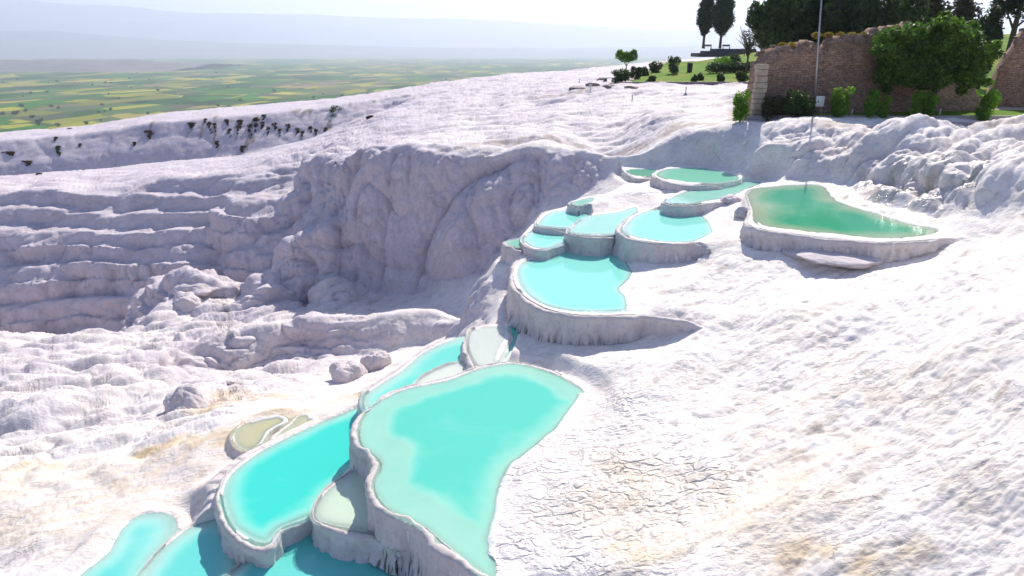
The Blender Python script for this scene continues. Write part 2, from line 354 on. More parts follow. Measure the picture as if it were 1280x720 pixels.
# right-hand slope
Zp((1280,720,-8.2),(1150,720,-8.8),(1000,720,-9.6),(860,720,-10.3),(740,720,-10.8),(680,720,-10.95),
   (1280,600,-7.6),(1120,600,-8.5),(1000,600,-9.2),(880,600,-10.0),(760,600,-10.6),(690,610,-10.85),
   (1280,500,-7.0),(1150,500,-8.0),(1000,500,-8.9),(850,500,-10.0),(770,510,-10.6),
   (1280,400,-6.4),(1150,400,-7.6),(1000,400,-8.5),(900,440,-9.5),(820,465,-10.1),(720,462,-10.6),(760,470,-10.6),(770,440,-10.2),(690,440,-10.3),
   (1280,320,-6.1),(1210,310,-6.9),(1150,330,-7.7),(1060,332,-8.15),(960,332,-8.3),(890,345,-8.8),(820,345,-9.0),(900,390,-8.9),(830,380,-9.02),(930,410,-9.0))
PTS += [(16, 6, -6.8), (24, 18, -5.2), (32, 28, -4.8), (6, 2, -9.6), (0, 2, -12), (-6, 2, -13.8), (-20, 4, -15.5), (-40, 10, -18), (14, -4, -7.5), (-10, -4, -15), (40, 5, -3.5), (60, 20, -3)]
# wet flat and mound right of the green pool
Zp((1060,245,-7.12),(1120,258,-7.05),(1180,277,-7.0),(1090,240,-7.05),(1000,225,-7.1))
Zl((760,222,-8.3),(775,213,-7.9),(830,207,-7.35),(900,212,-7.2),(960,220,-7.05),(1040,225,-7.0),(1120,238,-6.95),(1180,260,-6.9),(1230,268,-6.6),(1290,262,-6.1),(1400,270,-5.5))
Yl((800,185,44.0),(900,176,41.6),(960,180,40.2),(1040,186,38.8),(1100,196,36.0),(1180,212,31.5),(1240,225,29.0),(1290,230,27.5))
Yl((860,160,45.6),(900,160,44.0),(1000,160,42.3),(1090,165,39.5),(1180,175,35.5),(1280,195,31.0),(1400,210,29))
Zl((940,152,-4.5),(1000,153,-4.45),(1100,153,-4.45),(1200,156,-4.45),(1290,158,-4.4),(1450,160,-4.3))
PTS += [(3.5+12*i, 47, -4.4) for i in range(1, 6)]
# plateau, promontory, park behind the ruin
Yp((700,150,60),(780,140,60),(850,135,60),(900,130,62),(840,118,74),(900,112,78),(780,112,80),(720,120,80))
for x, y, z in [(12,88,-4.55),(35,88,-4.5),(60,88,-3.6),(30,60,-4.45),(45,60,-4.3),(60,60,-3.5),(20,110,-4.3),(40,120,-3.2),(60,120,-.5),(80,100,0),(100,140,2),(60,150,0),(36,170,-3.4),(48,172,-3.3),(55,200,-3.2),(70,70,-2.5),(130,120,3),(130,200,3),(90,50,-2.5),(110,20,-2),(130,0,-2),(34,150,-3.8)]: PTS.append((x, y, z))
# big cliff: top, belly, foot
Yl((860,166,44.6),(800,171,44.6),(740,176,45),(680,181,46),(620,190,47),(560,190,48.5),(500,186,50),(455,184,51.5),(432,190,52.5),(425,205,53))
Yl((800,190,43.9),(740,205,44.0),(700,212,44.6),(640,230,45.2),(580,240,46.4),(520,245,48),(460,245,49.8),(440,255,50.3),(433,275,50))
Yl((745,235,42.9),(700,250,43),(660,270,43.3),(620,290,43.8),(570,290,45.2),(520,300,46.6),(470,300,48),(440,320,48.6))
Yl((790,220,42.2),(742,252,41.7),(695,275,41.3),(655,305,41.2),(625,335,41.4),(585,350,42.5),(556,355,43.8),(520,370,44.9),(470,374,46),(430,368,47.5))
Yl((620,395,36.5),(590,402,37.5),(560,392,39.5),(540,380,41.5),(490,388,42),(430,392,42.5))
# gorge floor behind the pools
PTS += [(2.4, 38.6, -9.8), (1.0, 36.2, -11.0), (-.8, 34, -12.4), (-2.5, 31.5, -13.5), (-3.6, 29, -13.6)]
# bulges left of the big cliff
Yl((425,205,54),(400,195,57),(385,200,58),(380,225,57)); Yl((440,262,51.5),(400,285,51),(378,288,52)); Yl((440,275,49),(405,283,48.5),(382,300,49)); Yl((432,345,46.8),(400,343,46.8),(378,325,48))
# lower ledge left of the gorge
Yl((600,408,34.5),(545,388,38.2),(480,390,38.5),(420,394,38.4),(360,405,38),(300,418,37.5),(240,430,37))
Yl((600,430,32),(545,432,36.4),(480,440,36.6),(420,448,36.4),(360,458,36),(300,470,35),(245,472,34.5))
Zp((480,470,-14.1),(440,485,-14.6),(400,500,-14.0),(400,475,-16.2),(450,462,-16.0),(520,452,-14.6),(560,440,-13.4),(440,500,-13.2))
Zp((350,520,-13.3),(400,515,-12.9),(330,495,-14.4),(270,500,-14.8),(300,545,-13.0),(250,560,-13.3),(220,500,-15.2),(230,530,-14.3))
# lit slope lower left
Zp((0,720,-13.9),(0,600,-14.6),(60,660,-13.7),(100,600,-14.2),(180,600,-13.7),(240,610,-13.2),(0,520,-15.6),(100,500,-15.7),(0,450,-17.2),(100,445,-17.2),(180,450,-16.8),(200,570,-13.9),(150,640,-13.4),(120,550,-15.0),(40,560,-15.1))
PTS += [(-30, 22, -16.5), (-60, 30, -20), (-60, 45, -20), (-90, 60, -21)]
# the amphitheatre of ledges at left
Yl((-80,418,41.5),(0,416,41.5),(60,420,40.5),(110,424,39.5),(160,412,41.5),(220,402,43),(280,400,42.5),(330,402,42))
Yl((-80,428,50.3),(0,426,50.5),(100,420,50.8),(200,408,51),(280,385,51.3))
Yl((-80,390,51.4),(0,388,51.5),(100,380,52),(200,368,52.5),(275,348,53))
Yl((-80,383,52.5),(0,381,52.6),(100,373,53.1),(200,360,53.7),(270,338,54.2))
Yl((-80,345,53.7),(0,343,53.8),(150,330,54.3),(270,316,54.9))
Yl((-80,337,54.9),(0,335,55.0),(150,322,55.6),(268,308,56.0))
Yl((-80,302,56),(0,301,56.1),(150,297,56.6),(266,288,56.9))
Yl((-80,288,57.7),(0,287,57.8),(150,284,58.3),(268,278,58.2))
Yl((-80,243,60.8),(0,241,61),(100,234,62),(200,226,63),(290,223,62.5),(350,228,61))
Yl((-80,225,72),(0,221,73),(100,213,76),(200,203,80),(300,196,79),(370,189,75),(420,178,68))
for x, y, z in [(-38,46,-21),(-30,46.5,-21.5),(-22,46.5,-21.5),(-15,47,-20.5)]: PTS.append((x, y, z))
# middle mass: stepped block, curved lit ridge, table rocks
Yl((288,247,58.5),(330,243,59),(372,240,59)); Yl((276,262,55.6),(300,268,55),(335,271,54.8),(372,262,55)); Yl((276,296,54.6),(300,303,54),(335,306,53.6),(368,292,54))
Yl((280,312,53),(310,318,52.4),(345,318,52)); Yl((285,345,52.2),(310,352,51.5),(345,350,51))
Yl((415,270,50.5),(392,288,49.6),(362,305,48.8),(340,330,47.8),(332,360,46.2),(330,385,44.8)); Yl((318,330,50.5),(308,360,49.5),(300,385,47.5))
Yl((425,350,47.6),(395,340,48.6),(372,345,48.6),(368,375,46.6),(385,392,44)); Yl((212,345,47.4),(235,342,47.6),(268,352,47.2)); Yl((212,372,46.6),(240,378,46.2),(270,372,46.5)); Yl((180,350,50.5),(240,335,51),(280,350,51.2))
# dip and far ridge
for x, z in ((-120,-20.5),(-100,-20.3),(-85,-20),(-68,-19),(-52,-17.5),(-38,-15.5)): PTS.append((x, 92, z))
Yl((-80,236,104),(0,230,104.5),(150,215,105.5),(300,194,106.5),(380,180,107),(450,160,106))
Yl((-80,212,106.3),(0,208,106.8),(150,193,107.8),(300,178,108.5),(400,164,109),(450,150,109))
Yl((-80,178,111.5),(0,176,112),(100,168,112.5),(200,152,113),(300,144,113.5),(400,136,114),(465,124,116))
Yl((-60,168,128),(0,165,128),(100,158,128),(200,141,130),(400,124,134),(480,114,138),(600,97,146),(700,89,156),(760,84,164),(800,80,175))
Yp((500,150,80),(600,140,78),(700,130,78),(560,112,115),(700,100,118),(480,140,95),(440,160,88),(470,165,70),(560,165,64),(640,160,62),(620,120,100))
for x, y in [(-150,150),(-100,150),(-50,158),(-10,168),(15,185),(25,200)]: PTS.append((x, y, -26)); PTS.append((x*1.1, y+60, -75))
PTS += [(-200, 20, -22), (-200, 100, -20), (-200, 150, -30), (-200, 260, -80), (40, 235, -60), (80, 230, 0), (200, 230, 5), (200, 100, 5), (200, 0, 0), (200, -20, 0), (-200, -20, -20), (0, -20, -12), (-60, 260, -80)]
# pools: drop control points lying inside, then add shore and wall-foot points
PT = np.array(PTS); keep = np.ones(len(PT), bool)
for p in POOLS:
    d, ins = seg_dist(PT[:, 0], PT[:, 1], p['poly']); keep &= ~(ins | (d < .35))
new = []
for p in POOLS:
    for x, y in p['poly'][::4]: new.append((x, y, p['z']+p['shore'], p['key']))
FOOT = []
for p in POOLS:
    for rl in p['rims']:
        t = np.gradient(rl[:, :2], axis=0); nrm = np.stack([t[:, 1], -t[:, 0]], 1); nrm /= np.linalg.norm(nrm, axis=1)[:, None]+1e-9
        dd = rl[:, :2]-p['cen']; s = np.sign((nrm*dd).sum(1).sum()); nrm *= s
        p['nrm'].append(nrm)
        for k in range(0, len(rl), 8):
            h = rl[k, 2]
            if h > .12: 
                o = .40+.16*h
                FOOT.append((rl[k, 0]+nrm[k, 0]*o, rl[k, 1]+nrm[k, 1]*o, p['z']-h, p['key']))
EXTRA = []
def bulk(arr, shore):
    xy = np.array([a[:2] for a in arr]); keys = np.array([a[3] for a in arr]); ok = np.ones(len(arr), bool)
    for p in POOLS:      # skip points inside another pool, and shore points where a wall of the same pool stands
        same = keys == p['key']; d, ins = seg_dist(xy[:, 0], xy[:, 1], p['poly'][::2])
        if shore:
            ok &= same | ~ins
            for rl in p['rims']:
                q = np.nonzero(same)[0]; D2 = np.hypot(xy[q, 0][:, None]-rl[None, ::3, 0], xy[q, 1][:, None]-rl[None, ::3, 1]); m = D2.argmin(1)
                ok[q] &= ~((D2.min(1) < .45) & (rl[::3][m, 2] > .12))
        else: ok &= ~ins & (same | (d > .2))
    EXTRA.extend([tuple(a[:3]) for a, k in zip(arr, ok) if k])
bulk(new, True); bulk(FOOT, False)
idx = np.cumsum(keep)-1
E2 = [(int(idx[a]), int(idx[b])) for a, b in EDG if keep[a] and keep[b]]
ALL = [tuple(p) for p in PT[keep]]+EXTRA
vo, eo, fo, ov, oe, of = delaunay_2d_cdt([Vector(p[:2]) for p in ALL], E2, [], 0, .01)
vz = []
for k, o in enumerate(ov):
    if o: vz.append(ALL[o[0]][2])
    else:
        A = np.array(ALL); d = np.hypot(A[:, 0]-vo[k].x, A[:, 1]-vo[k].y); i = np.argsort(d)[:2]; w = 1/(d[i]+.01); vz.append(float((A[i, 2]*w).sum()/w.sum()))
GX0, GX1, GY0, GY1, GS = -150., 150., -10., 235., .2
nx = int((GX1-GX0)/GS)+1; ny = int((GY1-GY0)/GS)+1
G = np.full((ny, nx), -20., np.float32)
for f in fo:
    a, b, c = f; x = [vo[i].x for i in f]; y = [vo[i].y for i in f]; z = [vz[i] for i in f]
    i0 = max(0, int((min(x)-GX0)/GS)); i1 = min(nx-1, int((max(x)-GX0)/GS)+1); j0 = max(0, int((min(y)-GY0)/GS)); j1 = min(ny-1, int((max(y)-GY0)/GS)+1)
    if i1 < i0 or j1 < j0: continue
    D = (y[1]-y[2])*(x[0]-x[2])+(x[2]-x[1])*(y[0]-y[2])
    if abs(D) < 1e-9: continue
    XX, YY = np.meshgrid(GX0+GS*np.arange(i0, i1+1), GY0+GS*np.arange(j0, j1+1))
    l1 = ((y[1]-y[2])*(XX-x[2])+(x[2]-x[1])*(YY-y[2]))/D; l2 = ((y[2]-y[0])*(XX-x[2])+(x[0]-x[2])*(YY-y[2]))/D; l3 = 1-l1-l2
    m = (l1 >= -1e-4) & (l2 >= -1e-4) & (l3 >= -1e-4)
    s = G[j0:j1+1, i0:i1+1]; s[m] = (l1*z[0]+l2*z[1]+l3*z[2])[m]
def blur(A, r, it=2):
    for _ in range(it):
        for ax in (0, 1):
            P_ = np.pad(A, [(r, r) if a == ax else (0, 0) for a in (0, 1)], mode='edge'); cs = np.cumsum(P_, ax, dtype=np.float64)
            z0 = np.zeros_like(np.take(cs, [0], ax)); cs = np.concatenate([z0, cs], ax); n = 2*r+1
            A = ((np.take(cs, range(n, cs.shape[ax]), ax)-np.take(cs, range(0, cs.shape[ax]-n), ax))/n).astype(np.float32)
    return A
G1 = blur(G, 1, 2); G4 = blur(G, 2, 2)
gy = (GY0+GS*np.arange(ny))[:, None]
gx = (GX0+GS*np.arange(nx))[None, :]
w = sstep(34, 46, gy)*np.ones_like(gx); w = np.maximum(w, sstep(-9, -14, gx-0*gy)*sstep(22, 27, gy))
w = np.maximum(w, .0)
G = G1*(1-w)+G4*w
def ground0(x, y):
    fx = np.clip((np.asarray(x)-GX0)/GS, 0, nx-1.001); fy = np.clip((np.asarray(y)-GY0)/GS, 0, ny-1.001)
    i = fx.astype(int); j = fy.astype(int); a = fx-i; b = fy-j
    return G[j, i]*(1-a)*(1-b)+G[j, i+1]*a*(1-b)+G[j+1, i]*(1-a)*b+G[j+1, i+1]*a*b
# park polygons (world xy): flat lawns where the crust stops
LAWN1 = np.array([PZ(770,104,-4.5)[:2], (15.5,92), (19,108), (24,126), (31,148), (36,166), (60,170), (62,120), (48,89), (42,87.5)])
LAWN2 = np.array([(15.2,46.3),(30,45.3),(60,43.5),(120,40),(140,60),(140,180),(62,172),(60,120),(47,86),(30,62),(17.5,54)])
def parkmask(x, y, soft=1.0):
    o = np.zeros(np.shape(x), np.float32)
    x = np.asarray(x); y = np.asarray(y)
    for P_ in (LAWN1, LAWN2):
        mn = P_.min(0)-soft; mx = P_.max(0)+soft; q = (x > mn[0]) & (x < mx[0]) & (y > mn[1]) & (y < mx[1])
        if not q.any(): continue
        d, ins = seg_dist(x[q], y[q], P_); sd = np.where(ins, d, -d); o[q] = np.maximum(o[q], sstep(-soft, 0, sd))
    return o
# ------------------------------------------------------------------ terrain mesh: rays of equal bearing, rows spaced by arc length
az = np.radians(np.concatenate([np.linspace(-82, -46, 70), np.linspace(-45.6, 45.6, 1150), np.linspace(46, 82, 70)])).astype(np.float32)
NC, NF, NR = len(az), 2600, 1150
rf = np.exp(np.linspace(math.log(4.), math.log(205.), NF)).astype(np.float32)
X = np.sin(az)[:, None]*rf[None, :]; Y = np.cos(az)[:, None]*rf[None, :]
Z = ground0(X, Y).astype(np.float32)
def ledges(x, y, z):
    """stepped sinter ledges: height is gathered into treads and risers"""
    z = z.copy()
    for L, fr, oc_, sd_, amp, st, lo, hi, k in ((sstep(-15, -24, x)*sstep(40, 46, y)*(1-sstep(66, 70, y)), .05, 3, 11, 1.3, 1.35, .30, .85, .85),
                                  (sstep(-6, -10, x)*sstep(16, 20, y)*(1-sstep(42, 47, y)), .22, 2, 15, .8, .42, .35, .9, .6),
                                  (sstep(3, 8, x)*(1-sstep(24, 30, y)), .13, 3, 19, 1.6, .30, .2, .95, .22)):
        q = L > .01; xx = x[q]; yy = y[q]; z0 = z[q]; n = fbm(xx*fr, yy*fr, 0, oc_, sd_)*amp
        t = (z0+n)/st; f = t-np.floor(t); z[q] = z0+((np.floor(t)+sstep(lo, hi, f))*st-n-z0)*L[q]*k
    return z
pk = parkmask(X, Y)
Z = Z+(ledges(X, Y, Z)-Z)*(1-pk)
def carve(X, Y, Z):
    inp = np.zeros(X.shape, np.float32)
    order = sorted(POOLS, key=lambda p: p['z'])
    for p in order:
        ii = near_pool(p, X, Y, 1.9)
        if len(ii[0]) == 0: continue
        x = X[ii]; y = Y[ii]; d, ins = seg_dist(x, y, p['poly'])
        fl = p['z']-pool_floor(p, x, y, d)
        z = Z[ii]; o = inp[ii]
        m = ins & ~(o > 2)
        # outside: a gentle irregular beach close to the water, only where no wall stands
        o_ = (~ins) & (d < 1.0) & (o < .97); xo = x[o_]; yo = y[o_]; do = d[o_]
        if len(xo):
            hb = np.zeros(len(xo)); db = np.full(len(xo), 9.)
            for rl, nr_ in zip(p['rims'], p['nrm']):
                q = rl[::5]; D2 = np.hypot(xo[:, None]-q[None, :, 0], yo[:, None]-q[None, :, 1]); m_ = D2.argmin(1); dm = D2.min(1); nq = nr_[::5][m_]; side = ((xo-q[m_, 0])*nq[:, 0]+(yo-q[m_, 1])*nq[:, 1]) > -.02; hb = np.where(dm < db, q[m_, 2]*side, hb); db = np.minimum(db, dm)
            k_ = 1-sstep(.35, .75, db-do); h_ = hb*k_
            tgt = p['z']+np.where(h_ > .1, -.01, .02)-h_*sstep(.10, .34, do)+(1-k_)*(do-.05)*.22; w_ = (1-sstep(.35, 1.0, do))
            zz = z[o_]; z[o_] = zz+(tgt-zz)*w_
        z = np.where(ins, fl, z)
        inp[ii] = np.maximum(o, np.where(ins, 1, np.clip(1-d/1.7, 0, .95)))
        Z[ii] = z
    return Z, inp
Z, inp = carve(X, Y, Z)
dist = np.sqrt(rf[None, :]**2+Z**2); el = np.arctan2(Z, rf[None, :])
ds = np.abs(np.diff(el, axis=1))+.22*np.sqrt(np.diff(rf)[None, :]**2+np.diff(Z, axis=1)**2)/dist[:, 1:]
cs = np.concatenate([np.zeros((NC, 1), np.float32), np.cumsum(ds, 1)], 1)
cs /= cs[:, -1:]
# smooth the row distribution across neighbouring bearings
K = 9; pad = np.pad(cs, ((K, K), (0, 0)), mode='edge'); cc = np.cumsum(np.concatenate([np.zeros((1, NF)), pad]), 0); cs = (cc[2*K+1:]-cc[:-2*K-1])/(2*K+1)
s = np.linspace(0, 1, NR)
RR = np.stack([np.interp(s, cs[i], rf) for i in range(NC)]).astype(np.float32)
ZZ = np.stack([np.interp(RR[i], rf, Z[i]) for i in range(NC)]).astype(np.float32)
IN = np.stack([np.interp(RR[i], rf, inp[i]) for i in range(NC)]).astype(np.float32)
X = np.sin(az)[:, None]*RR; Y = np.cos(az)[:, None]*RR; Z = ZZ
PK = parkmask(X, Y)
def gnormal(X, Y, Z):
    P3 = np.stack([X, Y, Z], -1); a = np.gradient(P3, axis=0); b = np.gradient(P3, axis=1); n = np.cross(a, b); n /= np.linalg.norm(n, axis=-1)[..., None]+1e-9
    return np.where(n[..., 2:3] < 0, -n, n)
# broad normal from the smooth base surface
e = .5; gxn = -(ground0(X+e, Y)-ground0(X-e, Y))/(2*e); gyn = -(ground0(X, Y+e)-ground0(X, Y-e))/(2*e)
N = np.stack([gxn, gyn, np.ones_like(gxn)], -1); N /= np.linalg.norm(N, axis=-1)[..., None]
steep = 1-N[..., 2]
land = (1-sstep(.02, .62, IN))*(1-PK)
cl = sstep(.16, .45, steep)*land
far = sstep(60, 90, Y)
mound = sstep(7, 10, X)*sstep(29, 32, Y+.25*(X-10))*(1-sstep(41.5, 43.5, Y+.03*X))*land
rough = (sstep(-8, -13, X)*sstep(18, 23, Y)*(1-far)*(1-.6*sstep(46, 52, Y))+mound*.5)*land
D = np.zeros_like(X)
def onm(mask, fn):
    q = mask > .004; D[q] += mask[q]*fn(X[q], Y[q], Z[q], U[q], V[q])
ca, sa = math.cos(.5), math.sin(.5); U = X*ca+Y*sa; V = -X*sa+Y*ca
onm(cl*(1-far)*(1-.7*sstep(0, 6, X)), lambda X, Y, Z, U, V: 2.1*(billow(X*.17, Y*.17, Z*.07, 2, 21)-.52))
onm(cl*(1-far*.6)*(1-.55*mound), lambda X, Y, Z, U, V: .36*(billow(X*.55, Y*.55, Z*.28, 2, 25)-.55)+.28*(billow(X*.95, Y*.95, Z*.10, 2, 27)-.55)+.13*(billow(X*2.3, Y*2.3, Z*.3, 2, 29)-.5))
onm(cl*.05, lambda X, Y, Z, U, V: fbm(X*4, Y*4, Z*2.2, 3, 33))
onm(rough*(1-.6*sstep(18, 14, Y)), lambda X, Y, Z, U, V: 1.25*(billow(U*.16, V*.42, Z*.4, 2, 41)-.5)+.30*(billow(U*.42, V*1.0, Z*.9, 2, 43)-.5)+.15*(billow(U*.55, V*1.9, Z*1.5, 2, 45)-.5))
onm(mound, lambda X, Y, Z, U, V: 1.3*(billow(V*.34, U*.16, Z*.12, 2, 51)-.5)+.22*(billow(V*1.1, U*.45, Z*.25, 2, 55)-.5))
gen = land*(1-.5*far)
D += gen*((.20+.16*sstep(1, 5, X))*fbm(U*.13, V*.3, 0, 2, 59)+.12*sstep(1, 5, X)*(billow(U*.18, V*.5, 0, 2, 57)-.5)+.09*fbm(U*.35, V*.7, 0, 3, 61)+.05*(billow(U*.9, V*2.2, 0, 3, 65)-.5)*(1+1.2*sstep(0, 10, X))+.016*fbm(X*4.5, Y*4.5, 0, 3, 69))
upl = sstep(44, 50, Y)*(1-sstep(12, 14, X)*(1-sstep(56, 60, Y)))*(1-PK)*land*sstep(-30, -20, X)
onm(upl*(1-sstep(0, 30, X)*.5), lambda X, Y, Z, U, V: .8*(billow(X*.10, Y*.22, 0, 3, 71)-.5)+.25*(billow(X*.4, Y*.9, 0, 2, 75)-.5))
onm(far*land, lambda X, Y, Z, U, V: .5*(billow(X*.12, Y*.12, Z*.15, 3, 81)-.5))
onm(IN*(1-PK)*.5, lambda X, Y, Z, U, V: .024*fbm(X*2.5, Y*2.5, 0, 3, 91))
N2 = N.copy(); X2 = X+N[..., 0]*D; Y2 = Y+N[..., 1]*D; Z2 = Z+N[..., 2]*D
# keep wall feet calm: no crust rising through water
Z2 = Z2-PK*.12
# colours: crust tint from place and age (cream, grey-pink weathering, ochre algae); lilac shade painted into the grey of cliffs and left ground
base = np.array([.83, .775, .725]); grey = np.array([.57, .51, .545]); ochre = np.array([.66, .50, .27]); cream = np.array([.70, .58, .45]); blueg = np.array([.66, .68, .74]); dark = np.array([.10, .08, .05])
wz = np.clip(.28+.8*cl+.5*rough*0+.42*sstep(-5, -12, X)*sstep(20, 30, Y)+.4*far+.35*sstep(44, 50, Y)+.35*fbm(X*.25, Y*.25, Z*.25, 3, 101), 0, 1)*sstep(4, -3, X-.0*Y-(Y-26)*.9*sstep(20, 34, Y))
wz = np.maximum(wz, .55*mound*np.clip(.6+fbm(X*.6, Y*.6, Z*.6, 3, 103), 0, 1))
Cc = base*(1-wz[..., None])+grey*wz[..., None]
def blob(u, v, z, rx, ry, k=1.0):
    x, y, _ = PZ(u, v, zs(z)); q = ((X-x)/rx)**2+((Y-y)/ry)**2
    o = np.zeros_like(X); m = q < 2.6; o[m] = k*np.clip(1.25-q[m]+.9*fbm(X[m]*.5, Y[m]*.5, 0, 3, int(u) % 50+110), 0, 1); return o
oc = np.zeros_like(X)
for b in [(290,500,-14.6,2.4,1.6,.75),(240,560,-13.6,3.2,1.0,.75),(430,498,-13.2,1.4,.8,.7),(350,520,-13.3,1.8,1.2,.6),(60,640,-13.8,5,1.4,.3),(130,600,-14.2,6,1.2,.35),(20,590,-14.8,2.5,1,.5),(960,650,-9.4,2.0,1.6,.35),(1100,700,-9.0,.9,.6,1.0),(1010,690,-9.4,.8,.5,.8),(780,620,-10.4,1.4,1.8,.4),(900,620,-10,2.2,1.4,.3),(800,680,-10.3,1,.8,.5),(340,545,-13.0,2.0,1.0,.45)]:
    oc = np.maximum(oc, blob(*b))
fine = np.clip(.5+1.2*fbm(U*1.2, V*2.4, Z, 4, 121), 0, 1); oc = np.clip(oc*(.45+.75*fine), 0, 1)*(1-PK)
Cc = Cc*(1-oc[..., None])+ochre*oc[..., None]
gb = np.clip(blob(940,578,-9.4,.9,.35,1)+blob(1085,562,-8.7,.5,.4,.8)+blob(1000,570,-9.2,.5,.3,.6)+blob(1060,385,-8.2,1.2,.35,.5)+blob(1000,400,-8.5,.8,.4,.4), 0, 1)*fine; Cc = Cc*(1-gb[..., None])+np.array([.36, .31, .27])*gb[..., None]
cr = np.clip(blob(100,640,-13.8,9,2.5,.6)+blob(900,560,-9.8,5,4,.22)+blob(1100,560,-8.8,6,4,.3), 0, .7)*fine
Cc = Cc*(1-cr[..., None])+cream*cr[..., None]
# algae-dark smears under the plants of the far ridge
sm = np.clip(fbm(X*.7, Y*.2, Z*.12, 3, 131)*3.2-1.15, 0, 1)*sstep(96, 101, Y)*(1-sstep(114, 118, Y))*sstep(-66, -60, X)*sstep(-20, -24, X)
Cc = Cc*(1-.75*sm[..., None])+np.array([.22, .17, .12])*.75*sm[..., None]
# brown earthy line along the cliff lip and the track edge
for ln, wdt, kk in (([PY(u, v, Y_)[:2] for u, v, Y_ in ((560,183,50.5),(620,180,50),(680,174,49.5),(740,168,49),(800,163,48),(860,160,46.5),(930,155,45.5))], 1.1, .7), ([PY(u, v, Y_)[:2] for u, v, Y_ in ((670,110,84),(700,109,84),(740,107,86),(775,107,87),(860,107,87),(940,106,87))], 2.2, .75), ([PY(u, v, Y_)[:2] for u, v, Y_ in ((1020,158,42.6),(1100,160,42),(1160,162,41),(1280,165,39))], .9, .6)):
    ln = np.array(ln); mn = ln.min(0)-3; mx = ln.max(0)+3; q = (X > mn[0]) & (X < mx[0]) & (Y > mn[1]) & (Y < mx[1])
    dl = seg_dist(X[q], Y[q], ln, False)[0]; k_ = kk*np.clip(1.1-dl/wdt+1.1*fbm(X[q]*.8, Y[q]*1.2, 0, 3, 161), 0, 1)*(1-PK[q]); Cc[q] = Cc[q]*(1-k_[:, None])+np.array([.30, .23, .19])*k_[:, None]
cv = .38*np.clip(.3+1.3*fbm(U*.3, V*.6, 0, 4, 171), 0, 1)*(1-.6*wz)*(1-PK); Cc = Cc*(1-cv[..., None])+np.array([.72, .63, .53])*cv[..., None]
# dirty scuffs on the slope
sc = np.clip(fbm(U*.9, V*2.6, 0, 4, 141)*2.6-1.1, 0, 1)*sstep(2, 6, X)*(1-sstep(28, 36, Y))*land
Cc = Cc*(1-.6*sc[..., None])+np.array([.42, .36, .31])*.6*sc[..., None]
# wet grey film right of the emerald pool, and damp shelves inside the pools
wt = blob(1110,255,-7.05,5.0,3.4,1.3)*(1-sstep(.9, 1, IN)); str_ = np.clip(.5+1.6*fbm(U*.8, V*1.6, 0, 3, 151), 0, 1); wt = wt*str_
Cc = Cc*(1-.6*wt[..., None])+np.array([.46, .44, .38])*.6*wt[..., None]
Cc = np.where((IN > .97)[..., None], np.array([.80, .82, .78]), Cc)
pkg = np.array([.30, .24, .16]); Cc = Cc*(1-PK[..., None])+pkg*PK[..., None]
wetA = np.clip(blob(760,600,-10.6,3.0,4.5,1.0)+blob(640,640,-11,1.2,3,1.0)*.6, 0, 1)*(1-PK)
wet = np.clip(np.maximum(wetA, wt*1.0), 0, 1)
V3 = np.stack([X2, Y2, Z2], -1).reshape(-1, 3)
i = np.arange(NC-1)[:, None]*NR+np.arange(NR-1)[None, :]
Fq = np.stack([i, i+NR, i+NR+1, i+1], -1).reshape(-1, 4)
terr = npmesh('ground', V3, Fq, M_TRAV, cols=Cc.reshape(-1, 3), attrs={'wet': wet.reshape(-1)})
tag(terr, kind='structure')
# lookup of the finished surface for placing things
TX0, TS = -150., .5
HF = np.full((520, 640), -1e9, np.float32)
ii = np.clip(((V3[:, 0]-TX0)/TS).astype(int), 0, 639); jj = np.clip((V3[:, 1]/TS).astype(int), 0, 519)
sumz = np.zeros((520, 640)); cnt = np.zeros((520, 640)); np.add.at(sumz, (jj, ii), V3[:, 2]); np.add.at(cnt, (jj, ii), 1)
from mathutils.bvhtree import BVHTree
sub = V3.reshape(NC, NR, 3)[::4, ::3]; a_, b_ = sub.shape[:2]
i4 = (np.arange(a_-1)[:, None]*b_+np.arange(b_-1)[None, :]); F4 = np.stack([i4, i4+b_, i4+b_+1, i4+1], -1).reshape(-1, 4)
BVH = BVHTree.FromPolygons(sub.reshape(-1, 3).tolist(), F4.tolist())
def hit(u, v):
    d = Vector(ray(u, v)).normalized(); h = BVH.ray_cast(Vector((0, 0, 0)), d, 1000); return h[0] if h[0] is not None else None
def gz(x, y):
    h = BVH.ray_cast(Vector((x, y, 80)), Vector((0, 0, -1)), 500); return h[0].z if h[0] is not None else float(ground0(np.array([x]), np.array([y]))[0])
#@@POOLOBJ
WAT = dict(
 mint=mat_water('mint water', (.09, .57, .50), (.42, .73, .62), 2.4, .30, 4.0),
 vivid=mat_water('vivid cyan water', (.04, .60, .56), (.36, .75, .67), 2.4, .30, 4.0),
 cyan=mat_water('cyan water', (.13, .62, .58), (.48, .76, .70), 2.8, .12, 4.0),
 cyan2=mat_water('blue cyan water', (.12, .60, .60), (.46, .75, .70), 2.4, .14, 5.0),
 sky=mat_water('sky cyan water', (.22, .70, .67), (.52, .77, .73), 2.8, .10, 4.0),
 skyg=mat_water('pale teal water', (.27, .65, .58), (.52, .75, .68), 3.2, .12, 4.0),
 green=mat_water('green water', (.12, .44, .31), (.38, .60, .45), 4.0, .12, 4.0),
 green2=mat_water('mint green water', (.20, .62, .48), (.45, .70, .58), 3.2, .12, 4.0),
 emerald=mat_water('emerald water', (.05, .38, .24), (.44, .52, .38), 1.8, .35, 3.0),
 sparkle=mat_water('sparkling water', (.48, .68, .58), (.62, .74, .66), 4.0, .9, 9.0),
 moss=mat_water('murky sage water', (.42, .46, .30), (.52, .52, .38), 4.0, .12, 4.0),
 pale=mat_water('thin pale water', (.62, .76, .70), (.74, .78, .74), 3.0, .12, 5.0))
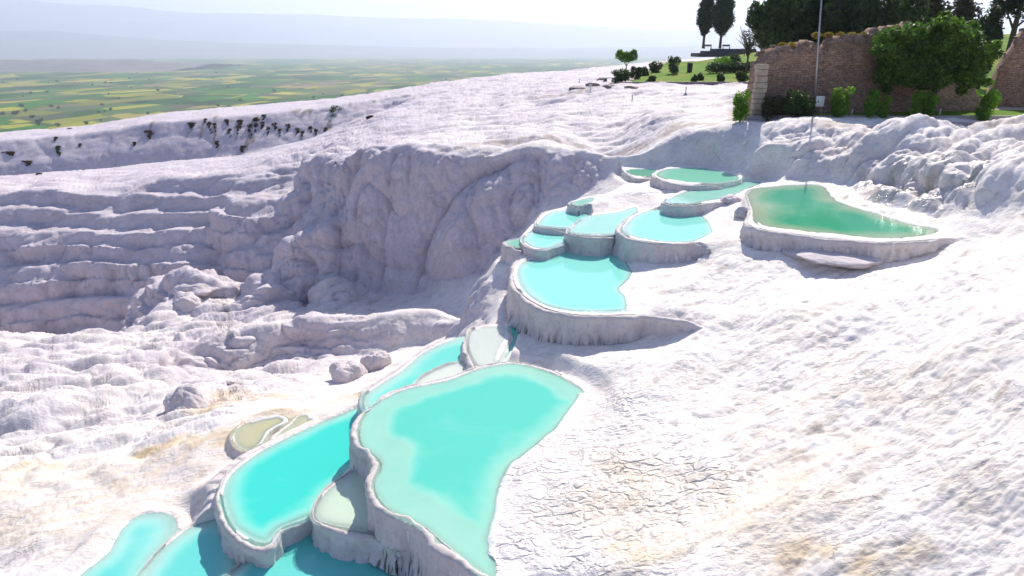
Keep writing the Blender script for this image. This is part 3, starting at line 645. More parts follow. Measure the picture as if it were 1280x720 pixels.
def build_pool(p):
    root = empty('travertine_pool', (float(p['cen'][0]), float(p['cen'][1]), p['z']), label=p['label'], cat='pool', group='turquoise terrace pools')
    ox, oy, oz = root.location
    # water sheet
    ext = max(np.ptp(p['poly'], axis=0)); st = max(.035, ext/150)
    mn = p['poly'].min(0)-.3; mx = p['poly'].max(0)+.3
    xs = np.arange(mn[0], mx[0], st); ys = np.arange(mn[1], mx[1], st); XX, YY = np.meshgrid(xs, ys)
    d, ins = seg_dist(XX, YY, p['poly']); dep = np.where(ins, pool_floor(p, XX, YY, d), 0)+.035
    ok = ins | (d < .17); idc = -np.ones(XX.shape, int); q = ok[:-1, :-1] & ok[1:, :-1] & ok[:-1, 1:] & ok[1:, 1:]
    used = np.zeros(XX.shape, bool); 
    for a in (0, 1):
        for b in (0, 1): used[a:a+q.shape[0], b:b+q.shape[1]] |= q
    idc[used] = np.arange(used.sum()); Vw = np.stack([XX[used]-ox, YY[used]-oy, np.zeros(used.sum())], 1)
    Fw = np.stack([idc[:-1, :-1][q], idc[:-1, 1:][q], idc[1:, 1:][q], idc[1:, :-1][q]], 1)
    npmesh('water', Vw, Fw, WAT[p['wat']], root, attrs={'depth': dep[used]})
    # rim walls swept along their lines
    for rl, nrm in zip(p['rims'], p['nrm']):
        n = len(rl); s = np.concatenate([[0], np.cumsum(np.linalg.norm(np.diff(rl[:, :2], axis=0), axis=1))]); h = np.maximum(rl[:, 2], .03)
        cr = np.convolve(np.pad(nrm[:, 0], 6, mode='edge'), np.ones(13)/13, 'valid'), np.convolve(np.pad(nrm[:, 1], 6, mode='edge'), np.ones(13)/13, 'valid')
        nr = np.stack(cr, 1); nr /= np.linalg.norm(nr, axis=1)[:, None]+1e-9
        sc = .30+.70*np.clip(h*1.3, 0, 1)
        prof = [(-.10, -.45, 0), (-.07, -.12, 0), (-.05, -.04, 0), (-.02, -.004, 0), (.01, .010, 0), (.04, .014, 0), (.07, .006, 0), (.10, -.014, 0), (.125, -.045, 0), (.135, -.09, 0)]
        nw = 22
        lo, ends = [], np.minimum(s, s[-1]-s); tp = sstep(0, 1.1, ends)
        rows = []; stn = []
        lipn = (perlin(s*1.1, s*0+p['z'], 0, 5)*.14+perlin(s*3.3, s*0+p['z'], 0, 6)*.075+perlin(s*9, s*0+p['z'], 0, 16)*.03)*sc
        rag = perlin(s*2.6, s*0+3.3, 0, 7)*.02+perlin(s*9, s*0+3.3, 0, 8)*.014
        jut = np.clip(perlin(s*.9, s*0+9.3, 0, 9)-.1, 0, 1)*.16*sc
        for o, z, _ in prof:
            k = 1 if o > 0 else .4
            rows.append((o*sc+lipn*k+jut*(o/.14 if o > 0 else 0), z+rag*(1 if z > -.05 else .4)-(1-tp)*.16)); stn.append(np.zeros(n))
        for j in range(1, nw+1):
            t = j/nw; zz = -.1-(h+.45-.1)*t
            flute = .20*(billow(s*1.3, zz*.5+p['z'], p['z'], 2, 201)-.55)+.06*(billow(s*5, zz*1.0, p['z'], 2, 205)-.5)+.02*fbm(s*14, zz*9, p['z'], 2, 207)
            o = .135*sc+lipn+jut+flute*(1.8 if p['key'] == 'N' else 1.2)*sstep(0, .25, t)*np.clip(h*1.6, .25, 1)+.16*h*t**1.5-.05*np.sin(t*3.1)*np.clip(h, 0, 1)
            rows.append((o, zz-(1-tp)*.16)); stn.append(sstep(.35, .8, t)*np.clip((h-.85)*3, 0, 1) if p['key'] in ('J', 'A') else np.zeros(n))
        P3 = np.empty((n, len(rows), 3)); 
        for j, (o, zz) in enumerate(rows):
            P3[:, j, 0] = rl[:, 0]+nr[:, 0]*o-ox; P3[:, j, 1] = rl[:, 1]+nr[:, 1]*o-oy; P3[:, j, 2] = zz
        m = len(rows); uv = np.stack([np.repeat(s, m), P3[..., 2].ravel()], 1)
        ii = np.arange(n-1)[:, None]*m+np.arange(m-1)[None, :]; Fr = np.stack([ii, ii+1, ii+m+1, ii+m], -1).reshape(-1, 4)
        colr = np.array([.66, .60, .585])*(1+.06*perlin(uv[:, 0]*.8, uv[:, 1]*.8, 0, 12))[:, None]
        lipw = sstep(-.06, -.0, uv[:, 1])[:, None]*.6; colr = colr*(1-lipw)+np.array([.52, .48, .43])*lipw
        npmesh('rim_wall', P3.reshape(-1, 3), Fr, M_RIM, root, cols=colr, uv=uv, attrs={'stain': np.stack(stn, 1).ravel(), 'wet': np.zeros(n*m)})
    return root
for p in POOLS: build_pool(p)
#@@REST
# ------------------------------------------------------------------ plain, hills, mountains
def mat_plain():
    m, nt = newmat('farmland'); T = NT(nt); out = T.n('ShaderNodeOutputMaterial'); P = T.n('ShaderNodeBsdfPrincipled'); T.l(P.outputs[0], out.inputs[0]); P.inputs['Roughness'].default_value = .95; P.inputs['Specular IOR Level'].default_value = 0
    geo = T.n('ShaderNodeNewGeometry'); pos = geo.outputs['Position']
    nz = T.n('ShaderNodeTexNoise'); nz.inputs['Scale'].default_value = .0012; nz.inputs['Detail'].default_value = 2; T.l(pos, nz.inputs['Vector'])
    vm = T.n('ShaderNodeVectorMath', operation='SCALE'); vm.inputs['Scale'].default_value = 260; T.l(nz.outputs[1], vm.inputs[0])
    va = T.n('ShaderNodeVectorMath', operation='ADD'); T.l(vm.outputs[0], va.inputs[0]); T.l(pos, va.inputs[1])
    mp = T.mapping(va.outputs[0], (.0034, .0021, 0), (0, 0, .35))
    vo_ = T.n('ShaderNodeTexVoronoi', distance='CHEBYCHEV'); vo_.inputs['Scale'].default_value = 1; vo_.inputs['Randomness'].default_value = .8; T.l(mp, vo_.inputs['Vector'])
    mp2 = T.mapping(va.outputs[0], (.009, .004, 0), (0, 0, .3)); v2 = T.n('ShaderNodeTexVoronoi', distance='CHEBYCHEV'); v2.inputs['Scale'].default_value = 1; T.l(mp2, v2.inputs['Vector'])
    sx = T.n('ShaderNodeSeparateColor'); T.l(vo_.outputs['Color'], sx.inputs[0]); sy = T.n('ShaderNodeSeparateColor'); T.l(v2.outputs['Color'], sy.inputs[0])
    f = T.math('ADD', T.math('MULTIPLY', sx.outputs[0], .62), T.math('MULTIPLY', sy.outputs[0], .38))
    c = T.ramp(f, [(.0, (.03, .055, .03)), (.28, (.04, .10, .03)), (.42, (.06, .17, .03)), (.52, (.12, .12, .08)), (.58, (.045, .09, .035)), (.66, (.38, .35, .05)), (.71, (.20, .15, .11)), (.78, (.06, .16, .03)), (.86, (.14, .12, .09)), (.94, (.34, .31, .07))])
    c = T.mix(.5, c, T.ramp(T.noise(pos, .004, 6, .7), [(.35, (.6, .65, .6)), (.65, (1.15, 1.15, 1.1))]), 'MULTIPLY')
    T.l(c, P.inputs['Base Color']); return m
ZP = -182.
gxs = np.linspace(-30000, 30000, 120); gys = np.concatenate([np.linspace(-300, 2500, 30), np.linspace(2600, 34000, 80)])
XX, YY = np.meshgrid(gxs, gys); ZZ_ = np.full_like(XX, ZP)
def gridmesh(name, XX, YY, ZZ_, mat, parent=None, **k):
    r, c = XX.shape; i = np.arange(r-1)[:, None]*c+np.arange(c-1)[None, :]
    return npmesh(name, np.stack([XX, YY, ZZ_], -1).reshape(-1, 3), np.stack([i, i+1, i+c+1, i+c], -1).reshape(-1, 4), mat, parent, **k)
tag(gridmesh('plain', XX, YY, ZZ_, mat_plain()), kind='structure')
M_HILL = mat_simple('dry hillside', (.17, .12, .11), .95, 0, .004, 0, col2=(.07, .07, .05))
M_MTN = mat_simple('mountain slope', (.13, .14, .12), .95, .3, .0006, 0)
def rangemesh(name, crest, Y0, depth, mat, ny=60, nx=400, rough=.1, seed=0, foot=0):
    us = np.array([c[0] for c in crest]); vs = np.array([c[1] for c in crest]); uu = np.linspace(us[0], us[-1], nx); vv = np.interp(uu, us, vs)
    el = np.array([ray(640, v)[2]/ray(640, v)[1] for v in vv])*Y0
    x = (uu-640)/F*Y0/np.array([ray(640, v)[1] for v in vv])
    t = np.linspace(-1, 1, ny)[:, None]; prof = np.maximum(1-np.abs(t), 0)**1.15
    XX = np.broadcast_to(x, (ny, nx)).copy(); YY = Y0+t*depth*np.ones((1, nx)); H = (el[None, :]-ZP)
    n = fbm(XX/depth*1.6, YY/depth*1.6, 0, 6, seed, .55)*rough
    Z_ = ZP+foot+(H-foot)*prof*(1+n*(1-prof)*2.2+n*.12)
    return tag(gridmesh(name, XX, YY, Z_, mat), kind='structure')
rangemesh('mountains', [(-1500,20),(-700,5),(-300,-8),(0,-2),(50,0),(85,4),(130,6),(200,13),(300,16),(400,17),(470,21),(560,22),(700,30),(850,38),(1000,36),(1300,30),(1800,25),(2600,30)], 23000, 6500, M_MTN, seed=301, rough=.28)
rangemesh('foothills', [(-1500,46),(-300,40),(0,38),(60,37),(130,44),(200,49),(300,53),(400,56),(520,59),(700,60),(900,57),(1300,52),(2000,50)], 14500, 3500, M_MTN, seed=311, rough=.3)
rangemesh('hills', [(-900,76),(-300,74),(-60,73),(0,74),(40,75.5),(80,73.5),(130,75.5),(160,74),(200,77),(240,79),(270,79.5)], 6200, 900, M_HILL, seed=321, rough=.5)
# ------------------------------------------------------------------ foliage
M_CYP = mat_leaf('cypress leaf', (.014, .030, .013), (.055, .10, .03), .2)
M_PINE = mat_leaf('pine leaf', (.022, .045, .018), (.085, .14, .04), .25)
M_BUSH = mat_leaf('bush leaf', (.06, .14, .015), (.20, .36, .035), .45)
M_FIG = mat_leaf('fig leaf', (.014, .04, .008), (.14, .26, .03), .35)
M_OLD = mat_leaf('dull leaf', (.03, .035, .015), (.09, .085, .035), .2)
M_DBUSH = mat_leaf('dark bush leaf', (.02, .045, .012), (.06, .11, .02), .25)
M_BARK = mat_simple('bark', (.12, .09, .065), .9, .5, 8, .6, .03)
def leafmesh(clumps, n, size, seed=0, flat=.5):
    """clumps: (cx,cy,cz,rx,ry,rz). Leaf-sized quads spread through the outer half of each clump."""
    g = np.random.default_rng(seed); vol = np.array([c[3]*c[4]+c[5]*c[3] for c in clumps]); pr = vol/vol.sum()
    k = g.choice(len(clumps), n, p=pr); c = np.array(clumps)[k]
    d = g.normal(size=(n, 3)); d /= np.linalg.norm(d, axis=1)[:, None]; r = g.uniform(.35, 1, (n, 1))**.55*(1+.10*g.normal(size=(n, 1)))
    P = c[:, :3]+d*c[:, 3:]*r
    nn = d+g.normal(size=(n, 3))*.9; nn /= np.linalg.norm(nn, axis=1)[:, None]
    a = np.cross(nn, g.normal(size=(n, 3))); a /= np.linalg.norm(a, axis=1)[:, None]; b = np.cross(nn, a)
    sz = size*g.uniform(.6, 1.35, (n, 1)); w = sz*g.uniform(.35, .6, (n, 1))
    V = np.stack([P-a*sz*.5, P+b*w*.5, P+a*sz*.5, P-b*w*.5], 1).reshape(-1, 3)
    Fq = np.arange(n*4).reshape(-1, 4); rn = np.repeat(np.clip(g.uniform(0, 1, n)*.7+.3*g.uniform(0, 1, len(clumps))[k], 0, 1), 4)
    return V, Fq, rn
def foliage(name, clumps, n, size, mat, parent, seed):
    V, Fq, rn = leafmesh(clumps, n, size, seed); return npmesh(name, V, Fq, mat, parent, smooth=False, attrs={'rnd': rn})
def trunkmb(h, r, lean=(0, 0), branches=(), n=10):
    m = MB(); m.tube([(0, 0, -.3), (lean[0]*.3, lean[1]*.3, h*.35), (lean[0]*.7, lean[1]*.7, h*.7), (lean[0], lean[1], h)], [r*1.25, r, r*.8, r*.5], n)
    for (z0, x, y, z) in branches: m.tube([(lean[0]*z0/h, lean[1]*z0/h, z0), ((x)*.5, y*.5, (z0+z)*.5+.1), (x, y, z)], [r*.45, r*.3, r*.12], 6)
    return m
def ball_clumps(c, R3, n, sub, seed):
    g = random.Random(seed); out = []
    for i in range(n):
        while True:
            d = Vector((g.gauss(0, 1), g.gauss(0, 1), g.gauss(0, 1))).normalized(); q = g.uniform(.35, .85)
            break
        s = sub*g.uniform(.7, 1.3); out.append((c[0]+d.x*R3[0]*q, c[1]+d.y*R3[1]*q, c[2]+d.z*R3[2]*q, s*R3[0], s*R3[1], s*R3[2]))
    return out
def place(u, v, Y=None, z=None):
    if Y is not None: p = PY(u, v, Y); return (p[0], p[1], gz(p[0], p[1]))
    h = hit(u, v); return tuple(h)
# cypresses on the promontory
def px(Y, n): return n*Y/F          # metres for n photo pixels at distance Y
for k, (u, top, base, wpx, Y, lab) in enumerate([(879,-12,58,20,172,'slimmer dark cypress with bare trunk, left one of the pair above the terrace'),(900,-14,58,28,168,'broader dark cypress with bare trunk, right one of the pair above the terrace')]):
    b = PY(u, base+1, Y); r = empty('cypress_tree', (b[0], b[1], b[2]), label=lab, cat='tree', group='cypress pair on the promontory')
    H = px(Y, base-top); wd = px(Y, wpx)/2; cb = H*.24
    trunkmb(H*.6, .28, n=8).build('trunk', M_BARK, r, True)
    cl_ = []
    for j in range(22):
        t = j/21; rr = wd*(math.sin(min(1, t*2.6+.30)*math.pi/2))*(1-max(0, t-.45)/.55*.72); a = random.uniform(0, 6.28); o = rr*.16
        cl_.append((math.cos(a)*o, math.sin(a)*o, cb+(H-cb)*t*.97, rr*.92, rr*.92, (H-cb)*.10))
    foliage('crown', cl_, 20000, .42, M_CYP, r, 400+k)
# terrace under the cypresses: steps, low wall, benches
M_CONC = mat_simple('concrete', (.38, .35, .33), .9, .3, 2.5, .3, .02); M_STONE_D = mat_simple('dark stone', (.10, .09, .10), .9, .3, 2, .3, .03)
M_WHITE = mat_simple('white paint', (.78, .78, .76), .5, .1, 4, .1, .01); M_METAL = mat_simple('grey metal', (.42, .42, .43), .4, .15, 5, 0, metal=.6); M_DARKW = mat_simple('dark wood', (.05, .04, .035), .7, .3, 5, .2)
pl = PY(896, 67, 165)
t = empty('stone_terrace', (pl[0], pl[1], pl[2]), label='dark stepped stone terrace under the two cypresses', cat='terrace')
wt_ = px(165, 78)
MB().box((2.5, 0, -.3), (wt_, 7, .8), bev=.04).build('lower_step', M_STONE_D, t)
MB().box((3.2, .6, .30), (wt_-3, 6, .55), bev=.04).build('middle_step', M_STONE_D, t)
MB().box((4.0, 1.2, .80), (wt_-6, 5, .5), bev=.04).build('upper_step', M_STONE_D, t)
zt = pl[2]+1.05
for k, (u, lab) in enumerate([(884,'dark bench at the left on the stone terrace beside the slim cypress'),(907,'dark bench right of the broad cypress on the stone terrace')]):
    x = PY(u, 60, 165)[0]; b = empty('park_bench', (x, 164.5, zt), label=lab, cat='bench', group='benches on the stone terrace')
    MB().box((0, 0, .45), (1.8, .45, .06), bev=.01).build('seat', M_DARKW, b); MB().box((0, .22, .75), (1.8, .05, .35), bev=.01).build('backrest', M_DARKW, b)
    for sx in (-.75, .75): MB().box((sx, 0, .21), (.08, .4, .42)).build('leg', M_DARKW, b)
# park ground sheets
M_GRASS = None
def mat_grass():
    m, nt = newmat('lawn grass'); T = NT(nt); out = T.n('ShaderNodeOutputMaterial'); P = T.n('ShaderNodeBsdfPrincipled'); T.l(P.outputs[0], out.inputs[0]); P.inputs['Roughness'].default_value = .9; P.inputs['Specular IOR Level'].default_value = .1
    geo = T.n('ShaderNodeNewGeometry'); pos = geo.outputs['Position']; n = T.noise(T.mapping(pos, (1, .6, 1)), .22, 6, .65); n2 = T.noise(pos, 3.5, 4, .7)
    c = T.ramp(n, [(.28, (.06, .13, .008)), (.5, (.12, .22, .012)), (.6, (.20, .22, .025)), (.72, (.28, .21, .09))])
    c = T.mix(.7, c, T.ramp(n2, [(.3, (.55, .6, .5)), (.6, (1.1, 1.1, 1.05))]), 'MULTIPLY'); T.l(c, P.inputs['Base Color'])
    T.l(T.bump(n2, .6, .15), P.inputs['Normal']); return m
M_GRASS = mat_grass()
def sheet(name, poly, st, mat, dz, kind='structure', zf=None):
    mn = poly.min(0); mx = poly.max(0); XX, YY = np.meshgrid(np.arange(mn[0], mx[0]+st, st), np.arange(mn[1], mx[1]+st, st)); d, ins = seg_dist(XX, YY, poly)
    q = ins[:-1, :-1] & ins[1:, :-1] & ins[:-1, 1:] & ins[1:, 1:]; used = np.zeros(XX.shape, bool)
    for a in (0, 1):
        for b in (0, 1): used[a:a+q.shape[0], b:b+q.shape[1]] |= q
    idc = -np.ones(XX.shape, int); idc[used] = np.arange(used.sum())
    Z_ = ground0(XX, YY)+dz if zf is None else zf(XX, YY)
    return tag(npmesh(name, np.stack([XX[used], YY[used], Z_[used]], 1), np.stack([idc[:-1, :-1][q], idc[:-1, 1:][q], idc[1:, 1:][q], idc[1:, :-1][q]], 1), mat), kind=kind)
sheet('lawn', LAWN1, .4, M_GRASS, .03); sheet('lawn', LAWN2, .4, M_GRASS, .03)
g0 = lambda x, y: float(ground0(np.array([x]), np.array([y]))[0])
# paths
M_PATH = mat_simple('packed earth path', (.46, .38, .28), .95, .3, 1.2, .3, .03); M_PALE = mat_simple('pale paving', (.60, .57, .52), .9, .2, 1.0, .1)
sheet('path', np.array([(33,50.5),(42,49.8),(60,48.8),(60,53.5),(44,55.5),(36,56)]), .3, M_PATH, .045)
sheet('path', np.array([PZ(842,80,-4.2)[:2],PZ(857,74,-4.0)[:2],PZ(880,73,-3.9)[:2],PZ(866,80,-4.15)[:2]]), .4, M_PALE, .045)
# kerb walls
def kerb(name, pts, w, h, mat, label, cat='kerb', top=0):
    m = MB(); cxs = [((a[0]+b[0])/2, (a[1]+b[1])/2) for a, b in zip(pts, pts[1:])]
    root = None; P = [Vector((x, y, g0(x, y)+top)) for x, y in pts]
    bm = m.bm; L = []
    for i, p in enumerate(P):
        t = (P[min(i+1, len(P)-1)]-P[max(i-1, 0)]); t.z = 0; t.normalize(); nn = Vector((-t.y, t.x, 0))*w/2; L.append([bm.verts.new(p-nn-Vector((0, 0, .5))), bm.verts.new(p-nn+Vector((0, 0, h))), bm.verts.new(p+nn+Vector((0, 0, h))), bm.verts.new(p+nn-Vector((0, 0, .5)))])
    for a, b in zip(L, L[1:]):
        for k in range(4): bm.faces.new((a[k], a[(k+1) % 4], b[(k+1) % 4], b[k]))
    bm.faces.new(L[0]); bm.faces.new(L[-1][::-1])
    return tag(m.build(name, mat), label, cat)
k1 = [(14.6+i*2.0, 45.55-.08*i-.0012*i*i) for i in range(0, 34)]
kerb('kerb_wall', k1, .28, .14, M_CONC, 'pale concrete kerb running along the lawn above the right hand cliff', 'kerb')
k2 = [PZ(u, v, -4.5)[:2] for u, v in ((1160,157.5),(1190,158),(1220,158.5),(1250,158.5),(1290,158.5),(1340,158.5))]
kerb('kerb_wall', k2, .5, .22, M_CONC, 'lower grey concrete kerb at the right edge, nearer the cliff', 'kerb')
k3 = [(PZ(770,105,-4.5)[0]+i*1.5, 87.6-.006*i*i) for i in range(0, 22)]
kerb('kerb_wall', k3, .45, .34, mat_simple('grey stone kerb', (.28, .25, .26), .9, .3, 3, .3), 'long dark stone kerb holding the front of the promontory lawn', 'kerb')
# ------------------------------------------------------------------ ruined walls
def mat_masonry():
    m, nt = newmat('old stone masonry'); T = NT(nt); out = T.n('ShaderNodeOutputMaterial'); P = T.n('ShaderNodeBsdfPrincipled'); T.l(P.outputs[0], out.inputs[0]); P.inputs['Roughness'].default_value = .95
    uv = T.n('ShaderNodeUVMap'); br = T.n('ShaderNodeTexBrick'); br.offset = .5; br.inputs['Scale'].default_value = 1; br.inputs['Brick Width'].default_value = .40; br.inputs['Row Height'].default_value = .15; br.inputs['Mortar Size'].default_value = .018; br.inputs['Mortar Smooth'].default_value = .4
    br.inputs['Color1'].default_value = (.42, .30, .21, 1); br.inputs['Color2'].default_value = (.28, .195, .145, 1); br.inputs['Mortar'].default_value = (.19, .13, .10, 1)
    nz = T.n('ShaderNodeTexNoise'); nz.inputs['Scale'].default_value = 2.2; nz.inputs['Detail'].default_value = 5; T.l(uv.outputs[0], nz.inputs['Vector'])
    sc_ = T.n('ShaderNodeVectorMath', operation='SCALE'); sc_.inputs['Scale'].default_value = .38; T.l(nz.outputs[1], sc_.inputs[0]); ad = T.n('ShaderNodeVectorMath', operation='ADD'); T.l(sc_.outputs[0], ad.inputs[0]); T.l(uv.outputs[0], ad.inputs[1]); T.l(ad.outputs[0], br.inputs['Vector'])
    n1 = T.noise(uv.outputs[0], .5, 6, .65); n2 = T.noise(uv.outputs[0], 4, 6, .7)
    c = T.mix(.8, br.outputs[0], T.ramp(n1, [(.3, (.55, .48, .50)), (.65, (1.25, 1.15, 1.05))]), 'MULTIPLY'); c = T.mix(.7, c, T.ramp(n2, [(.35, (.55, .5, .5)), (.6, (1.15, 1.1, 1.05))]), 'MULTIPLY')
    T.l(c, P.inputs['Base Color']); b = T.bump(br.outputs[1], -.6, .05); T.l(T.bump(n2, .7, .06, b), P.inputs['Normal']); return m
M_MAS = mat_masonry(); M_BLOCK = mat_simple('broken stone block', (.34, .24, .17), .95, .5, 2.0, .6, .05, col2=(.17, .12, .10))
def ruin(name, line, top, thick, label, seed):
    """line: world xy polyline; top: heights along it. Both faces, eroded crest and ends, stones standing proud."""
    L = np.array(line, float); seg = np.concatenate([[0], np.cumsum(np.linalg.norm(np.diff(L, axis=0), axis=1))]); st = .11
    s = np.arange(0, seg[-1], st); x = np.interp(s, seg, L[:, 0]); y = np.interp(s, seg, L[:, 1]); ht = np.interp(s, seg, top)
    ht = ht+perlin(s*.9, s*0, seed, 1)*.35+perlin(s*2.7, s*0, seed, 2)*.25+np.round(perlin(s*1.7, s*0, seed, 4)*3)*.14+perlin(s*5, s*0, seed, 3)*.22+perlin(s*11, s*0, seed, 6)*.10
    t = np.gradient(np.stack([x, y], 1), axis=0); t /= np.linalg.norm(t, axis=1)[:, None]; nn = np.stack([t[:, 1], -t[:, 0]], 1)
    zb = float(min(g0(a, b) for a, b in L))-.4; zg = ground0(x, y)
    nv = 60; rows = []; uvs = []
    def col(j, side):
        f = j/nv; z = zb+(ht-zb)*f; o = side*thick/2*(1-.12*f)
        o = o+side*(.10*fbm(s*1.1, z*1.1, seed+side, 3, 5)+.035*billow(s*3, z*5, seed, 2, 9)); q = sstep(.93, 1.0, f); o = o*(1-.35*q); return x+nn[:, 0]*o, y+nn[:, 1]*o, z+0*s, s+side*40, z
    for j in range(nv+1): rows.append(col(j, 1))
    for j in range(nv, -1, -1): rows.append(col(j, -1))
    A = np.array([np.stack(r, 1) for r in rows]); r_, c_ = A.shape[:2]
    # end caps: pinch the first and last columns
    P3 = A[..., :3]; P3 = np.concatenate([P3[:, :1]*0+P3[:, :1].mean(0)[None]*0+np.stack([(P3[:, :1, 0]+P3[::-1, :1, 0])/2, (P3[:, :1, 1]+P3[::-1, :1, 1])/2, P3[:, :1, 2]], -1), P3, np.stack([(P3[:, -1:, 0]+P3[::-1, -1:, 0])/2, (P3[:, -1:, 1]+P3[::-1, -1:, 1])/2, P3[:, -1:, 2]], -1)], 1)
    UV = np.concatenate([A[:, :1, 3:]-[.4, 0], A[..., 3:], A[:, -1:, 3:]+[.4, 0]], 1); c_ += 2
    i = np.arange(r_-1)[:, None]*c_+np.arange(c_-1)[None, :]
    o = npmesh(name, P3.reshape(-1, 3), np.stack([i, i+1, i+c_+1, i+c_], -1).reshape(-1, 4), M_MAS, uv=UV.reshape(-1, 2))
    g = random.Random(seed); m = MB()
    for k in range(int(seg[-1]*11)):
        q = g.randrange(2, len(s)-2); dz = abs(g.gauss(0, .28)); hh = g.uniform(.10, .26); off = g.uniform(-.42, .42)*thick if dz < .15 else -g.choice((-1, 1))*thick*.43
        m.box((x[q]+nn[q, 0]*off, y[q]+nn[q, 1]*off, ht[q]-dz+g.uniform(-.08, .06)), (g.uniform(.18, .5), g.uniform(.2, .42), hh), math.atan2(t[q, 1], t[q, 0])+g.uniform(-.4, .4), g.uniform(-.2, .2), bev=.025)
    m.build('crest_stones', M_BLOCK, o); return o
WY = 47.6
def wx(u, Y=WY): return PY(u, 100, Y)[0]
TUFTS = []
wl = [(u, Y) for u, Y in ((946,47.6),(960,48.2),(1000,48.8),(1060,49.2),(1110,49.6),(1150,50.0),(1200,50.5),(1222,50.8))]
tops = {946:82,949:80,953:70,960:63,970:57,985:57,1000:54,1018:59,1030:52,1045:45,1060:43,1080:40,1100:37,1125:36,1150:38,1180:60,1200:95,1215:118,1222:126}
us = sorted(tops); Ys = np.interp(us, [a for a, b in wl], [b for a, b in wl])
line = [(PY(u, 100, Yv)[0], Yv) for u, Yv in zip(us, Ys)]; tp_ = [PY(u, tops[u], Yv)[2] for u, Yv in zip(us, Ys)]
w1 = ruin('ruined_wall', line, tp_, 1.5, '', 31); tag(w1, 'long ruined wall of pink brown stone with jagged crest behind the flagpole', 'ruin')
tops2 = {1240:110,1243:88,1250:62,1258:45,1268:34,1278:30,1300:26,1340:30}
us = sorted(tops2); Ys = [54-.02*(u-1240) for u in us]
w2 = ruin('ruined_wall', [(PY(u, 100, a)[0], a) for u, a in zip(us, Ys)], [PY(u, tops2[u], a)[2] for u, a in zip(us, Ys)], 1.8, '', 37); tag(w2, 'stump of ruined stone wall at the right edge of the picture', 'ruin')
# broken quoin pillar at the near left end of the long ruin
m = MB(); r_ = random.Random(3); xq, yq = PY(948, 120, 46.2)[:2]
zq = g0(xq, yq)-.2; z_ = zq; ztop = PY(948, 84, 46.2)[2]
while z_ < ztop:
    hh = r_.uniform(.28, .42); m.box((xq+r_.uniform(-.04, .04), yq+r_.uniform(-.04, .04), z_+hh/2), (r_.uniform(.62, .78), .7, hh-.02), r_.uniform(-.06, .06), bev=.03); z_ += hh
tag(m.build('stone_pillar', mat_simple('pale block stone', (.50, .40, .30), .95, .35, 3, .5, .04)), 'pale block built pillar at the left end of the long ruined wall', 'pillar')
for k, (u, v, Yq, lab) in enumerate([(983,58,48.5,'dry yellow grass tuft on the low left crest of the long ruin'),(1050,45,49.1,'dry straw coloured grass growing along the high crest of the long ruin'),(961,72,48.2,'orange dry weed on the left shoulder of the long ruin')]):
    p_ = PY(u, v, Yq); TUFTS.append((p_, lab))
# ------------------------------------------------------------------ flagpole and board
b = PY(1019, 133, 45.9); r = empty('flagpole', (b[0], b[1], g0(b[0], b[1])), label='tall thin pale grey pole leaning slightly right in front of the ruined wall', cat='pole')
tpz = PY(1029, -30, 45.9); 
MB().tube([(0, 0, 0), ((tpz[0]-b[0])*.5, 0, 4), (tpz[0]-b[0], 0, tpz[2]-r.location[2])], [.06, .05, .035], 10).build('pole', M_METAL, r, True)
MB().tube([(0, 0, -.05), (0, 0, .06)], [.22, .2], 12).build('base_plate', M_CONC, r)
b = PY(1023, 133, 45.7); zz0 = g0(b[0], b[1]); r = empty('info_board', (b[0]+.05, b[1], zz0), label='small white blank looking board at the foot of the tall pole', cat='sign')
MB().box((0, 0, 1.0), (.56, .05, .66), bev=.01).build('panel', M_WHITE, r)
for sx in (-.2, .2): MB().tube([(sx, .05, 0), (sx, .05, 1.3)], .025, 6).build('leg', M_METAL, r)
# rope posts on the kerb
posts = [(630,130),(645,131)]
for k, (u, v, Y) in enumerate([(1066,135,46.3),(1176,136,46.6)]):
    x = PY(u, v, Y)[0]; o = MB().tube([(0, 0, 0), (0, 0, .42), (0, 0, .46)], [.045, .045, .02], 8).build('rope_post', M_WHITE, None, True); o.location = (x, Y, g0(x, Y))
    tag(o, ['short white rope post just right of the first kerbside bush', 'short white rope post left of the rightmost kerbside bush'][k], 'post', 'white posts along the lawn')
for k, (u, v, lab) in enumerate([(738,116,'short thick white marker post at the crust edge left of the promontory'),(724,105,'tiny dark headed post far left of the promontory'),(857,118,'thin pale post on the white crust in front of the promontory kerb'),(790,128,'thin grey post with dark foot on the crust, middle of the plateau')]):
    h_ = hit(u, v)
    if h_:
        o = MB().tube([(0, 0, -.2), (0, 0, .9 if k == 0 else .75)], .10 if k == 0 else .05, 8).tube([(0, 0, -.1), (0, 0, .12)], [.2, .16], 8).build('marker_post', M_WHITE if k == 0 else M_METAL, None, True); o.location = h_; tag(o, lab, 'post', 'marker posts on the crust')
